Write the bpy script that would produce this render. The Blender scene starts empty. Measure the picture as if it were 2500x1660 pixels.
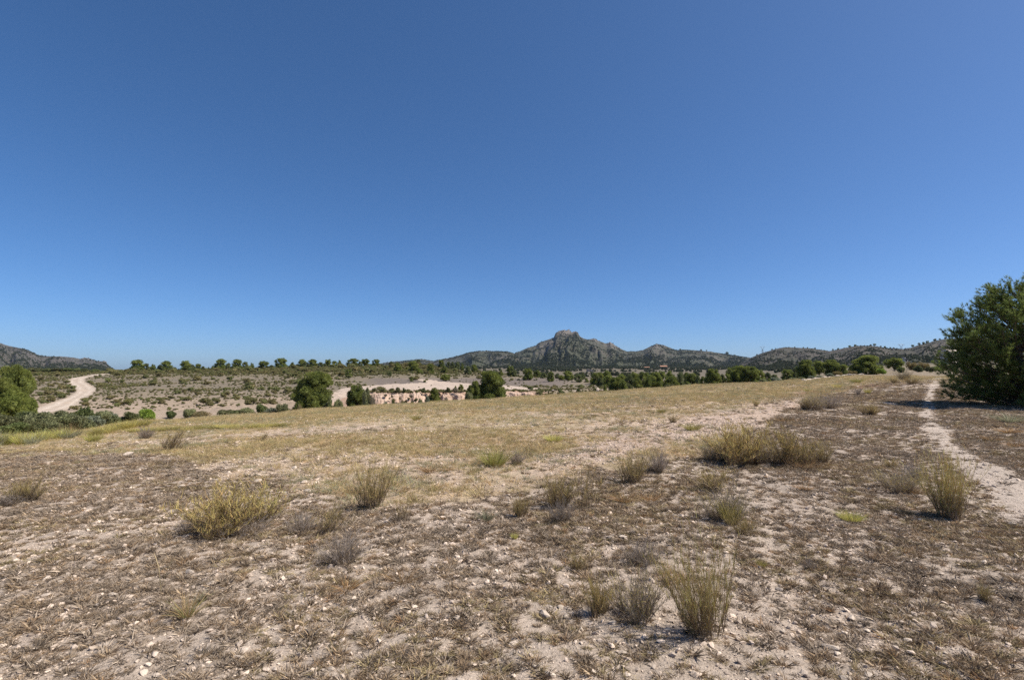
import bpy, math, random
import numpy as np
from mathutils import Vector, Matrix

# ------------------------------------------------------------------ camera, sky, sun, exposure
sc = bpy.context.scene
COL = sc.collection
R = math.radians
FPX, CU, CV, HOR, EYE = 1250.0, 1250.0, 830.0, 900.0, 1.6
PITCH = math.atan((HOR - CV) / FPX)
cam_d = bpy.data.cameras.new('camera'); cam = bpy.data.objects.new('camera', cam_d); COL.objects.link(cam)
cam.location = (0, 0, EYE); cam.rotation_euler = (math.pi / 2 + PITCH, 0, 0)
cam_d.lens = 18.0; cam_d.sensor_width = 36.0; cam_d.clip_start = 0.05; cam_d.clip_end = 30000
sc.camera = cam

SUN_AZ, SUN_EL = R(95), R(52)          # azimuth from +Y (view direction) towards +X (right)
world = bpy.data.worlds.new('World'); sc.world = world; world.use_nodes = True
wn = world.node_tree.nodes; wl = world.node_tree.links
sky = wn.new('ShaderNodeTexSky'); sky.sky_type = 'NISHITA'; sky.sun_disc = False
sky.sun_elevation = SUN_EL; sky.sun_rotation = SUN_AZ
sky.altitude = 1500; sky.air_density = 0.7; sky.dust_density = 2.5; sky.ozone_density = 10.0
shs = wn.new('ShaderNodeHueSaturation'); shs.inputs['Saturation'].default_value = 1.09
wl.new(sky.outputs[0], shs.inputs['Color']); sgm = wn.new('ShaderNodeGamma'); sgm.inputs[1].default_value = .88; wl.new(shs.outputs[0], sgm.inputs[0])
wl.new(sgm.outputs[0], wn['Background'].inputs[0]); wn['Background'].inputs[1].default_value = 0.121
sd = bpy.data.lights.new('sun', 'SUN'); so = bpy.data.objects.new('sun', sd); COL.objects.link(so)
sd.energy = 5.0; sd.angle = R(0.53); sd.color = (1.0, 0.94, 0.85)
sdir = Vector((math.sin(SUN_AZ) * math.cos(SUN_EL), math.cos(SUN_AZ) * math.cos(SUN_EL), math.sin(SUN_EL)))
so.rotation_euler = sdir.to_track_quat('Z', 'Y').to_euler(); so.location = (20, 0, 40)
vs = sc.view_settings
vs.view_transform = 'Standard'; vs.look = 'None'; vs.exposure = 0.5; vs.gamma = 1.0; vs.use_curve_mapping = False
sc.cycles.max_bounces = 5; sc.cycles.volume_bounces = 0; sc.cycles.transparent_max_bounces = 4
sc.cycles.use_denoising = False

# ------------------------------------------------------------------ numpy helpers
rng = np.random.default_rng(7)
def smooth(a, b, x): t = np.clip((x - a) / (b - a), 0, 1); return t * t * (3 - 2 * t)
def _h(ix, iy, seed):
    n = (ix.astype(np.int64) * 374761393 + iy.astype(np.int64) * 668265263 + seed * 1442695041) & 0x7fffffff
    n = ((n ^ (n >> 13)) * 1274126177) & 0x7fffffff
    return ((n ^ (n >> 16)) & 0xffff) / 65535.0 * 2 * np.pi
def noise2(x, y, seed=0):
    x = np.asarray(x, float); y = np.asarray(y, float)
    ix = np.floor(x); iy = np.floor(y); fx = x - ix; fy = y - iy
    ux = fx * fx * fx * (fx * (fx * 6 - 15) + 10); uy = fy * fy * fy * (fy * (fy * 6 - 15) + 10)
    def g(dx, dy):
        a = _h(ix + dx, iy + dy, seed); return np.cos(a) * (fx - dx) + np.sin(a) * (fy - dy)
    return ((g(0, 0) * (1 - ux) + g(1, 0) * ux) * (1 - uy) + (g(0, 1) * (1 - ux) + g(1, 1) * ux) * uy) * 1.5
def fbm(x, y, seed=0, oct=4, gain=.5):
    s = 0; a = 1; f = 1
    for o in range(oct):
        s = s + a * noise2(np.asarray(x) * f, np.asarray(y) * f, seed + o * 17); a *= gain; f *= 2.03
    return s
def unit(v): return v / np.maximum(np.linalg.norm(v, axis=-1, keepdims=True), 1e-9)

def link(o, parent=None):
    COL.objects.link(o)
    if parent is not None: o.parent = parent
    return o
def make_mesh(name, V, F, mat=None, col=None, shade=False):
    """F: (n,3) or (n,4) int array (or list of such arrays)"""
    me = bpy.data.meshes.new(name)
    Fs = F if isinstance(F, list) else [F]
    Fs = [np.asarray(f, np.int32) for f in Fs if len(f)]
    V = np.asarray(V, np.float32)
    me.vertices.add(len(V)); me.vertices.foreach_set('co', V.ravel())
    nl = sum(f.size for f in Fs); npl = sum(len(f) for f in Fs)
    me.loops.add(nl); me.polygons.add(npl)
    me.loops.foreach_set('vertex_index', np.concatenate([f.ravel() for f in Fs]))
    tot = np.concatenate([np.full(len(f), f.shape[1], np.int32) for f in Fs])
    st = np.concatenate([[0], np.cumsum(tot)[:-1]]).astype(np.int32)
    me.polygons.foreach_set('loop_start', st)
    if shade: me.polygons.foreach_set('use_smooth', np.ones(npl, bool))
    else: me.polygons.foreach_set('use_smooth', np.zeros(npl, bool))
    me.update(calc_edges=True)
    if col is not None:
        a = me.attributes.new('col', 'FLOAT_COLOR', 'POINT')
        c = np.ones((len(V), 4), np.float32); c[:, :3] = col; a.data.foreach_set('color', c.ravel())
    if mat: me.materials.append(mat)
    return me
def put(name, me, parent=None, loc=(0, 0, 0), rz=0, scale=(1, 1, 1)):
    o = bpy.data.objects.new(name, me); link(o, parent)
    o.location = loc; o.rotation_euler = (0, 0, rz); o.scale = scale
    return o
def tag(o, label=None, cat=None, group=None, kind=None):
    if label: o['label'] = label
    if cat: o['category'] = cat
    if group: o['group'] = group
    if kind: o['kind'] = kind
    return o
ORD = ['first', 'second', 'third', 'fourth', 'fifth', 'sixth', 'seventh', 'eighth', 'ninth', 'tenth', 'eleventh', 'twelfth']
def ordinal(i):
    if i < 12: return ORD[i]
    n = i + 1
    return '%d%s' % (n, {1: 'st', 2: 'nd', 3: 'rd'}.get(n % 10 if n % 100 not in (11, 12, 13) else 0, 'th'))

# ------------------------------------------------------------------ materials
def nodes_of(name):
    m = bpy.data.materials.new(name); m.use_nodes = True
    nt = m.node_tree; b = nt.nodes['Principled BSDF']; b.inputs['Roughness'].default_value = .85
    b.inputs['Specular IOR Level'].default_value = .2
    return m, nt, nt.nodes, nt.links, b
def mix(nt, fac, a, b, mode='MIX'):
    n = nt.nodes.new('ShaderNodeMix'); n.data_type = 'RGBA'; n.blend_type = mode
    for sock, v in ((n.inputs[0], fac), (n.inputs[6], a), (n.inputs[7], b)):
        if hasattr(v, 'links'): nt.links.new(v, sock)
        elif isinstance(v, (int, float)): sock.default_value = v
        else: sock.default_value = (*v, 1) if len(v) == 3 else v
    return n.outputs[2]
def noise_tex(nt, scale, detail=3, rough=.55, vec=None):
    n = nt.nodes.new('ShaderNodeTexNoise'); n.inputs['Scale'].default_value = scale
    n.inputs['Detail'].default_value = detail; n.inputs['Roughness'].default_value = rough
    if vec is not None: nt.links.new(vec, n.inputs['Vector'])
    return n.outputs[0]
def ramp(nt, fac, stops):
    r = nt.nodes.new('ShaderNodeValToRGB'); el = r.color_ramp.elements
    while len(el) < len(stops): el.new(.5)
    for e, (p, c) in zip(el, stops):
        e.position = p; e.color = (c, c, c, 1) if isinstance(c, (int, float)) else (*c, 1)
    nt.links.new(fac, r.inputs[0]); return r.outputs[0]

def leaf_mat(name, trans=.3, var=.35, tint=(1, 1, 1), rough=.6):
    m, nt, N, L, b = nodes_of(name)
    at = N.new('ShaderNodeAttribute'); at.attribute_name = 'col'
    oi = N.new('ShaderNodeObjectInfo')
    mr = N.new('ShaderNodeMapRange'); L.new(oi.outputs['Random'], mr.inputs[0])
    mr.inputs[3].default_value = 1 - var; mr.inputs[4].default_value = 1 + var
    c = mix(nt, 1.0, at.outputs['Color'], mr.outputs[0], 'MULTIPLY')
    c = mix(nt, 1.0, c, tint, 'MULTIPLY')
    b.inputs['Roughness'].default_value = rough; L.new(c, b.inputs['Base Color'])
    tr = N.new('ShaderNodeBsdfTranslucent'); L.new(c, tr.inputs[0])
    mx = N.new('ShaderNodeMixShader'); mx.inputs[0].default_value = trans
    L.new(b.outputs[0], mx.inputs[1]); L.new(tr.outputs[0], mx.inputs[2])
    L.new(mx.outputs[0], N['Material Output'].inputs[0])
    return m
def plain_mat(name, c, var=.15, nscale=20, rough=.9, bump=.0, rnd=.2):
    m, nt, N, L, b = nodes_of(name)
    tc = N.new('ShaderNodeTexCoord')
    n = noise_tex(nt, nscale, 4, .6, tc.outputs['Object'])
    f = ramp(nt, n, [(.25, 1 - var * 2), (.75, 1 + var * 2)])
    cc = mix(nt, 1, c, f, 'MULTIPLY')
    oi = N.new('ShaderNodeObjectInfo')
    mr = N.new('ShaderNodeMapRange'); L.new(oi.outputs['Random'], mr.inputs[0])
    mr.inputs[3].default_value = 1 - rnd; mr.inputs[4].default_value = 1 + rnd
    cc = mix(nt, 1, cc, mr.outputs[0], 'MULTIPLY')
    L.new(cc, b.inputs['Base Color']); b.inputs['Roughness'].default_value = rough
    if bump:
        bp = N.new('ShaderNodeBump'); bp.inputs['Strength'].default_value = bump; bp.inputs['Distance'].default_value = .02
        L.new(n, bp.inputs['Height']); L.new(bp.outputs[0], b.inputs['Normal'])
    return m

M = {}
M['pine'] = leaf_mat('pine_needles', .46, .15)
M['shrub'] = leaf_mat('shrub_leaves', .35, .22)
M['grass'] = leaf_mat('dry_grass', .3, .35, rough=.7)
M['mat'] = leaf_mat('dry_ground_cover', .15, .4, rough=.9)
M['twig'] = leaf_mat('broom_twigs', .2, .18, rough=.8)
M['bark'] = plain_mat('bark', (.13, .095, .07), .25, 14, .95, .5)
M['stone'] = plain_mat('limestone', (.48, .395, .315), .12, 9, .9, .3, .25)
M['gravel'] = plain_mat('gravel_stone', (.50, .40, .315), .1, 9, .9, .2, .35)

# soil of the whole terrain: colour regions come from the mesh, mottling from noise
def soil_material():
    m, nt, N, L, b = nodes_of('dry_soil')
    at = N.new('ShaderNodeAttribute'); at.attribute_name = 'col'
    g = N.new('ShaderNodeNewGeometry'); P = g.outputs['Position']
    n1 = noise_tex(nt, .6, 5, .6, P); n2 = noise_tex(nt, 5, 5, .65, P); n3 = noise_tex(nt, 38, 4, .7, P); n4 = noise_tex(nt, 120, 3, .7, P); n5 = noise_tex(nt, 16, 5, .75, P)
    c = mix(nt, 1, at.outputs['Color'], ramp(nt, n1, [(.3, .86), (.7, 1.12)]), 'MULTIPLY')
    c = mix(nt, 1, c, ramp(nt, n2, [(.28, (.74, .72, .70)), (.5, 1.0), (.75, (1.12, 1.10, 1.08))]), 'MULTIPLY')
    c = mix(nt, 1, c, ramp(nt, n3, [(.3, .66), (.52, 1.0), (.75, 1.18)]), 'MULTIPLY')
    c = mix(nt, 1, c, ramp(nt, n4, [(.32, .62), (.5, 1.0), (.7, 1.22)]), 'MULTIPLY')
    c = mix(nt, ramp(nt, n5, [(.54, 0.0), (.64, .55)]), c, (.165, .122, .085))
    v = N.new('ShaderNodeTexVoronoi'); v.inputs['Scale'].default_value = 46; L.new(P, v.inputs['Vector'])
    peb = ramp(nt, v.outputs['Distance'], [(.18, 1.0), (.34, 0.0)])
    sel = ramp(nt, v.outputs['Color'], [(.55, 0.0), (.6, 1.0)])
    pm = N.new('ShaderNodeMath'); pm.operation = 'MULTIPLY'; L.new(peb, pm.inputs[0]); L.new(sel, pm.inputs[1])
    pf = N.new('ShaderNodeMath'); pf.operation = 'MULTIPLY'; L.new(pm.outputs[0], pf.inputs[0]); pf.inputs[1].default_value = .5
    c = mix(nt, pf.outputs[0], c, mix(nt, 1, c, (1.35, 1.33, 1.3), 'MULTIPLY'))
    L.new(c, b.inputs['Base Color']); b.inputs['Roughness'].default_value = .95
    ad = N.new('ShaderNodeMath'); ad.operation = 'MULTIPLY_ADD'; L.new(pm.outputs[0], ad.inputs[0]); ad.inputs[1].default_value = .6
    ns = N.new('ShaderNodeMath'); ns.operation = 'MULTIPLY_ADD'; L.new(n4, ns.inputs[0]); ns.inputs[1].default_value = .5; L.new(n3, ns.inputs[2]); L.new(ns.outputs[0], ad.inputs[2])
    bp = N.new('ShaderNodeBump'); bp.inputs['Strength'].default_value = .7; bp.inputs['Distance'].default_value = .02
    L.new(ad.outputs[0], bp.inputs['Height']); L.new(bp.outputs[0], b.inputs['Normal'])
    return m
M['soil'] = soil_material()

# ------------------------------------------------------------------ terrain heights
def zof(v, Y): return EYE + (HOR - v) / FPX * Y
CP, SP = math.cos(PITCH), math.sin(PITCH)
def project(X, Y, Z):
    """where a point of the place shows in the photograph (used to read colours and borders off it)"""
    d = Y * CP + (Z - EYE) * SP; up = -Y * SP + (Z - EYE) * CP
    d = np.maximum(d, 1e-3)
    return CU + FPX * X / d, CV - FPX * up / d
# one row per direction: u, z10, z20, z35, then (Y, z) of: field edge, gully, bank foot, bank top, slope1, slope2, crest, behind, 420, 900, 1500
def colrow(u, near, edge, gul, base, top, s1, s2, crest, back, p4, p9, p15):
    f = lambda a, v: (a[0], zof(a[1], a[0])) if v else a
    k = [(0.01, 0), (4, 0), (10, near[0]), (20, near[1])]
    e = f(edge, 1); k += [(0.5 * (20 + e[0]), near[2]), e, gul, f(base, 1), f(top, 1), f(s1, 1), f(s2, 1), f(crest, 1), back, (420, p4), (900, p9), (1500, p15), (3400, -6)]
    return u, np.array(k)
rows = [
 colrow(-1600, (-.35, -1.2, -1.6), (30, 1062), (45, -5), (68, 1008), (74, 1000), (100, 965), (140, 938), (205, 909), (270, -3), -2, -3, -4),
 colrow(0, (-.35, -1.2, -1.65), (30, 1062), (45, -5), (68, 1008), (74, 1000), (100, 965), (140, 938), (205, 909), (270, -3), -2, -3, -4),
 colrow(150, (-.3, -1.15, -1.75), (32, 1058), (46, -5), (68, 1008), (74, 1000), (100, 965), (140, 938), (205, 908), (270, -3), -2, -3, -4),
 colrow(380, (-.22, -.95, -1.7), (44, 1030), (55, -5.2), (66, 1014), (70, 1006), (95, 965), (135, 937), (205, 905), (270, -2), -2, -3, -4),
 colrow(640, (-.12, -.72, -1.75), (52, 1012), (60, -5), (68, 1003), (73, 990), (95, 962), (135, 930), (205, 901), (270, -1), -2, -3, -4),
 colrow(800, (-.06, -.55, -1.5), (57, 1000), (64, -4.8), (71, 996), (76, 972), (105, 942), (140, 923), (200, 898), (270, 0), -3, -3, -4),
 colrow(1000, (-.02, -.4, -1.25), (60, 993), (66, -4.8), (73, 989), (75.2, 957), (112, 937), (140, 918), (205, 893), (275, 0), -4, 1, 8),
 colrow(1150, (0, -.3, -1.05), (63, 984), (69, -4.6), (75, 984), (77.2, 958), (112, 937), (145, 924), (190, 908), (260, -3), -4, 1, 8),
 colrow(1300, (0, -.22, -.85), (66, 973), (73, -4), (79, 972), (82, 954), (115, 939), (150, 927), (185, 920), (250, -3.5), -4, 1, 8),
 colrow(1450, (.02, -.12, -.65), (72, 962), (82, -3.6), (92, 962), (95, 948), (118, 940), (150, 931), (180, 925), (250, -4), -4, 1, 8),
 colrow(1600, (.02, -.03, -.45), (78, 952), (90, -3.6), (104, 960), (112, 955), (130, 951), (155, 945), (185, 938), (250, -4), -4, 1, 8),
 colrow(1700, (.02, .02, -.25), (84, 942), (96, -2.8), (106, 950), (114, 946), (132, 943), (155, 939), (185, 932), (250, -3), -3.5, 1, 8),
 colrow(1850, (.02, .08, -.05), (86, 937), (98, -1.6), (108, 938), (116, 936), (132, 934), (155, 930), (185, 925), (250, -2), -2, 2, 9),
 colrow(1950, (.02, .1, .1), (80, 927), (92, -.5), (104, 925), (112, 924), (132, 921), (155, 918), (185, 914), (250, -.5), 0, 4, 10),
 colrow(2100, (.02, .12, .3), (75, 918), (86, .5), (98, 914), (110, 912), (132, 909), (155, 906), (185, 903), (250, 2), 3, 8, 12),
 colrow(2250, (.01, .15, .55), (50, 919), (70, 1.05), (90, 908), (108, 904), (132, 899), (155, 897), (185, 894), (250, 3.4), 6, 12, 16),
 colrow(2500, (.01, .16, .58), (50, 918), (70, 1.1), (90, 907), (108, 903), (132, 898), (155, 895), (185, 892), (250, 4), 8, 14, 18),
 colrow(4200, (.01, .16, .58), (50, 918), (70, 1.1), (90, 907), (108, 903), (132, 898), (155, 895), (185, 892), (250, 4), 8, 14, 18)]
CS = np.array([(r[0] - CU) / FPX for r in rows]); KY = np.stack([r[1][:, 0] for r in rows]); KZ = np.stack([r[1][:, 1] for r in rows])
NK = KY.shape[1]
def hermite_slopes(x, y):
    h = np.diff(x, axis=-1); d = np.diff(y, axis=-1) / h
    m = np.zeros_like(y); s = (d[..., :-1] * d[..., 1:]) > 0
    w1 = 2 * h[..., 1:] + h[..., :-1]; w2 = h[..., 1:] + 2 * h[..., :-1]
    with np.errstate(all='ignore'):
        hm = (w1 + w2) / (w1 / d[..., :-1] + w2 / d[..., 1:])
    m[..., 1:-1] = np.where(s, hm, 0); m[..., 0] = d[..., 0]; m[..., -1] = d[..., -1]
    return m
def base_height(s, Y):
    """s = X/Y direction, Y forward distance; 1-d arrays"""
    s = np.asarray(s, float); Y = np.asarray(Y, float); shp = np.broadcast(s, Y).shape
    s = np.broadcast_to(s, shp).ravel(); Y = np.broadcast_to(Y, shp).ravel()
    out = np.empty(len(s))
    for a in range(0, len(s), 60000):
        ss, yy = s[a:a + 60000], Y[a:a + 60000]
        sc_ = np.clip(ss, CS[0], CS[-1] - 1e-6)
        i = np.clip(np.searchsorted(CS, sc_, side='right') - 1, 0, len(CS) - 2)
        t = (sc_ - CS[i]) / (CS[i + 1] - CS[i]); t = (t * t * (3 - 2 * t))[:, None]
        ky = KY[i] * (1 - t) + KY[i + 1] * t; kz = KZ[i] * (1 - t) + KZ[i + 1] * t
        w = fbm(ss * 22, ss * 0 + 3.3, 5, 3)          # the eroded bank wanders in and out
        w2 = fbm(ss * 30, ss * 0 + 9.1, 9, 3)
        ky[:, 7] += 1.0 * w - .2; ky[:, 8] += 1.0 * w + .5 * w2
        ky[:, 8] = np.maximum(ky[:, 8], ky[:, 7] + .5)
        m = hermite_slopes(ky, kz)
        k = np.clip((ky <= yy[:, None]).sum(1) - 1, 0, NK - 2); r = np.arange(len(ss))
        y0, y1, z0, z1, m0, m1 = ky[r, k], ky[r, k + 1], kz[r, k], kz[r, k + 1], m[r, k], m[r, k + 1]
        h = y1 - y0; u = np.clip((yy - y0) / h, 0, 1)
        out[a:a + 60000] = (2 * u**3 - 3 * u**2 + 1) * z0 + (u**3 - 2 * u**2 + u) * h * m0 + (-2 * u**3 + 3 * u**2) * z1 + (u**3 - u**2) * h * m1
    return out.reshape(shp)
def ground(X, Y):
    X = np.asarray(X, float); Y = np.asarray(Y, float)
    r = np.hypot(X, Y)
    Yf = np.maximum(Y, 0.35 * r)                      # behind the camera the land just goes on gently
    s = X / np.maximum(Yf, 1e-3)
    z = base_height(s, np.maximum(Yf, .011))
    back = smooth(.35, -.3, Y / np.maximum(r, 1e-6))
    z = z * (1 - back * .8)
    a = smooth(1, 8, r)
    z = z + .035 * fbm(X * .7, Y * .7, 21, 3) * (1 - smooth(150, 400, r) * .5) + .016 * fbm(X * 3.1, Y * 3.1, 31, 3) * (1 - smooth(25, 60, r))
    z = z + a * .05 * fbm(X * .18, Y * .18, 41, 3) + smooth(60, 110, r) * .35 * fbm(X * .05, Y * .05, 43, 4)
    bank = smooth(66, 74, Y) * (1 - smooth(80, 95, Y)) * smooth(-.75, -.55, s) * (1 - smooth(.12, .22, s))
    z = z + bank * .22 * fbm(X * .8, Y * .8, 77, 4)
    return z
def gz(X, Y): return float(ground(np.array([X]), np.array([Y]))[0])
def ray(u, v):
    a, b = (u - CU) / FPX, (CV - v) / FPX
    return np.array([a, CP - b * SP, SP + b * CP])
def hit(u, v, ymin=0.5, ymax=330):
    """ground point seen at that place of the photograph"""
    d = ray(u, v); d = d / d[1]
    Y = np.exp(np.linspace(math.log(ymin), math.log(ymax), 4000)); X = d[0] * Y
    g = ground(X, Y) - (EYE + d[2] * Y)
    i = np.argmax(g >= 0)
    if not g[i] >= 0: return None
    return X[i], Y[i], float(ground(X[i:i+1], Y[i:i+1])[0])

# paths as polylines on the ground
def poly_dist(X, Y, pts):
    """distance to polyline and half width there; pts: (x, y, halfwidth)"""
    best = np.full(X.shape, 1e9); hw = np.zeros(X.shape)
    for (x0, y0, w0), (x1, y1, w1) in zip(pts[:-1], pts[1:]):
        dx, dy = x1 - x0, y1 - y0; L2 = dx * dx + dy * dy
        t = np.clip(((X - x0) * dx + (Y - y0) * dy) / L2, 0, 1)
        d = np.hypot(X - x0 - t * dx, Y - y0 - t * dy)
        k = d < best; best = np.where(k, d, best); hw = np.where(k, w0 + t * (w1 - w0), hw)
    return best, hw
TRACK_PX = [(60, 1012, 62), (95, 1004, 60), (128, 998, 62), (150, 990, 60), (162, 982, 56), (181, 973, 42), (200, 963, 38), (211, 954, 36), (205, 946, 40), (194, 938, 35), (185, 931, 33), (188, 925, 30), (205, 920, 29), (232, 916.4, 30), (258, 913, 24)]
FOOT_PX = [(2560, 1275, 150), (2490, 1205, 125), (2420, 1155, 100), (2350, 1115, 72), (2306, 1080, 52), (2280, 1045, 40), (2264, 1010, 32), (2266, 975, 26), (2275, 950, 20), (2288, 930, 15), (2291, 922, 12)]
def px_line(pts, ymin):
    out = []
    for u, v, w in pts:
        h = hit(u, v, ymin)
        if h: out.append((h[0], h[1], .5 * w / FPX * h[1]))
    return out
TRACK = px_line(TRACK_PX, 60); FOOT = px_line(FOOT_PX, .5)
h2 = [hit(u, v, .5) for u, v in ((2010, 1180), (2030, 1110), (2080, 1050), (2150, 1000), (2205, 955), (2235, 928))]
FOOT2 = [(h[0], h[1], .3) for h in h2 if h]

VB_U = [-600, -200, 0, 250, 450, 700, 900, 1150, 1300, 1450, 1600, 1750, 1850, 1930, 2000, 2080, 2150, 2600]
VB_V = [1120, 1120, 1112, 1105, 1130, 1190, 1238, 1236, 1196, 1166, 1126, 1086, 1040, 1000, 970, 948, 935, 920]
def zones(X, Y, Z):
    """weights of the ground zones"""
    u, v = project(X, Y, Z)
    n = fbm(X * .5, Y * .5, 61, 4); n2 = fbm(X * .15, Y * .15, 62, 4)
    r = np.hypot(X, Y)
    front = Y > .2 * r
    edge = base_edge(X / np.maximum(Y, .35 * r + 1e-6))
    infield = (1 - smooth(edge - .5, edge + 1.0, Y)) * front
    jit = 14 * n * np.clip(12 / np.maximum(Y, 1), .12, 1.5)
    vb = np.interp(u, VB_U, VB_V)
    field = infield * smooth(8, -8, v - vb + jit * 1.6) * (Y > 4.5)
    beyond = smooth(edge - .5, edge + 1.5, Y) * front
    d, hw = poly_dist(X, Y, FOOT); foot = smooth(1.4, .5, (d + .11 * n) / np.maximum(hw, .05))
    d2, hw2 = poly_dist(X, Y, FOOT2); foot2 = smooth(1.4, .3, (d2 + .2 * n) / np.maximum(hw2, .05)) * .35
    d3, hw3 = poly_dist(X, Y, TRACK); track = smooth(1.12, .92, (d3 + .12 * n2) / np.maximum(hw3, .05))
    rut = np.exp(-((d3 / np.maximum(hw3, .1) - .45) / .16) ** 2)
    return dict(rut=rut, u=u, v=v, n=n, n2=n2, infield=infield, field=field, beyond=beyond, foot=np.maximum(foot, foot2), track=track, edge=edge)
def base_edge(s):
    sc_ = np.clip(s, CS[0], CS[-1])
    return np.interp(sc_, CS, KY[:, 5])

def lerp(a, b, t): return a * (1 - t[..., None]) + np.asarray(b) * t[..., None]
def poly_in(u, v, pts):
    inside = np.zeros(u.shape, bool); n = len(pts)
    for i in range(n):
        x0, y0 = pts[i]; x1, y1 = pts[(i + 1) % n]
        if y0 == y1: continue
        c = ((y0 > v) != (y1 > v)) & (u < (x1 - x0) * (v - y0) / (y1 - y0) + x0); inside ^= c
    return inside
def stony_strip(u, v):
    return smooth(44, 16, np.abs(v - np.interp(u, [1300, 1500, 1700, 1900, 1960], [1150, 1092, 1045, 1008, 985]))) * smooth(1250, 1450, u) * smooth(2000, 1940, u)
PLOUGH = [(805, 975), (812, 962), (835, 948), (900, 942), (985, 936), (1040, 934), (1020, 927), (1035, 925), (1090, 932), (1150, 936), (1230, 940), (1290, 946), (1335, 950), (1300, 951), (1255, 953), (1160, 951), (1080, 953), (1000, 953), (940, 951), (900, 954), (860, 962), (840, 972), (820, 985)]
def soil_colour(X, Y, Z):
    z = zones(X, Y, Z); u, v, n, n2 = z['u'], z['v'], z['n'], z['n2']
    r = np.hypot(X, Y)
    c = np.ones(X.shape + (3,)) * np.array([.405, .33, .264])                      # pale grey verge soil
    c = lerp(c, (.43, .345, .275), smooth(-.2, .5, n) * .6)
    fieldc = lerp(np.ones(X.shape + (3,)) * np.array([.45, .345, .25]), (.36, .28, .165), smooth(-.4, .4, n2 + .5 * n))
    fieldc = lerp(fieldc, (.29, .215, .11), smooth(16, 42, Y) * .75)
    fieldc = lerp(fieldc, (.47, .355, .28), stony_strip(u, v) * .85)
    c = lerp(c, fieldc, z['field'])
    # land beyond the field
    b = z['beyond']
    hill = lerp(np.ones(X.shape + (3,)) * np.array([.205, .167, .115]), (.175, .145, .105), smooth(-.3, .5, n2))
    hill = lerp(hill, (.335, .258, .19), smooth(952, 990, v + 14 * n2 + 8 * n) * smooth(1250, 900, u))
    hill = lerp(hill, (.14, .125, .065), smooth(925, 905, v + 6 * n) * .8)
    right = smooth(1450, 1600, u)
    hill = lerp(hill, (.24, .19, .13), right * smooth(300, 60, Y))
    hill = lerp(hill, (.135, .112, .078), smooth(150, 330, Y) * .85)
    bank = smooth(67, 72, Y) * (1 - smooth(80, 84, Y)) * smooth(780, 860, u) * smooth(1420, 1330, u)
    hill = lerp(hill, (.40, .27, .195), bank)
    pu, pv = u + 5 * n, v + 1.5 * n
    pl = poly_in(pu, pv, PLOUGH) & (Y > 73) & (Y < 150)
    hill = lerp(hill, (.48, .385, .31), pl.astype(float) * .92)
    br = smooth(921, 926, v + 2 * n) * smooth(946, 938, v) * smooth(870, 930, u) * smooth(1420, 1360, u) * (Y > 95) * (Y < 190) * (~pl)
    hill = lerp(hill, (.15, .122, .105), br * .8)
    c = lerp(c, hill, b)
    c = lerp(c, lerp(lerp(np.ones(X.shape + (3,)) * np.array([.44, .36, .285]), (.56, .475, .39), z['rut']), (.40, .30, .215), smooth(.1, .6, n) * .5), z['track'] * b)
    # right verge: reddish strip beside the field, foot paths
    red = smooth(6, 0, np.abs(v - np.interp(u, [1800, 1950, 2050, 2120, 2200], [985, 962, 950, 942, 938]) + 2 * n)) * smooth(1830, 1950, u) * smooth(2260, 2150, u) * z['infield'] * (Y > 15)
    c = lerp(c, (.23, .105, .07), red * .85)
    c = lerp(c, (.425, .352, .29), np.clip(z['foot'], 0, 1) * (1 - b))
    return np.clip(c, .02, .75)

# ------------------------------------------------------------------ terrain mesh (one sheet, finer where the view looks)
def build_terrain():
    az = np.concatenate([np.arange(-180, -64, 4.0), np.arange(-64, -52, .6), np.arange(-52, 52, .19), np.arange(52, 64, .6), np.arange(64, 180, 4.0)])
    az = np.radians(az); na = len(az)
    ra = [0.25]
    while ra[-1] < 3300:
        r = ra[-1]
        st = max(.012 * r, .02) if r < 44 else (.55 if r < 62 else .38 if r < 110 else 1.4 if r < 170 else 2.6 if r < 280 else .05 * r)
        ra.append(r + st)
    ra = np.array(ra); nr = len(ra)
    # in view the rings follow equal forward distance, so that the bank is cut cleanly
    A, Rr = np.meshgrid(az, ra)
    ca = np.maximum(np.cos(A), .6)
    Rr = Rr / ca
    X = Rr * np.sin(A); Y = Rr * np.cos(A)
    Z = ground(X, Y)
    V = np.stack([X, Y, Z], -1).reshape(-1, 3)
    i, j = np.meshgrid(np.arange(nr - 1), np.arange(na), indexing='ij'); j2 = (j + 1) % na
    F = np.stack([i * na + j, i * na + j2, (i + 1) * na + j2, (i + 1) * na + j], -1).reshape(-1, 4)
    V = np.vstack([V, [[0, 0, gz(0, .01)]]]); c = len(V) - 1
    jj = np.arange(na); F0 = np.stack([np.full(na, c), (jj + 1) % na, jj], -1)
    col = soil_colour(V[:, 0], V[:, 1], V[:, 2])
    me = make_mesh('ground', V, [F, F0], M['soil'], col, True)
    o = put('ground', me)
    tag(o, 'dry stony ground with thin field, gully and low hillside', None, None, 'structure')
    print('terrain', len(F))
build_terrain()

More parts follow.
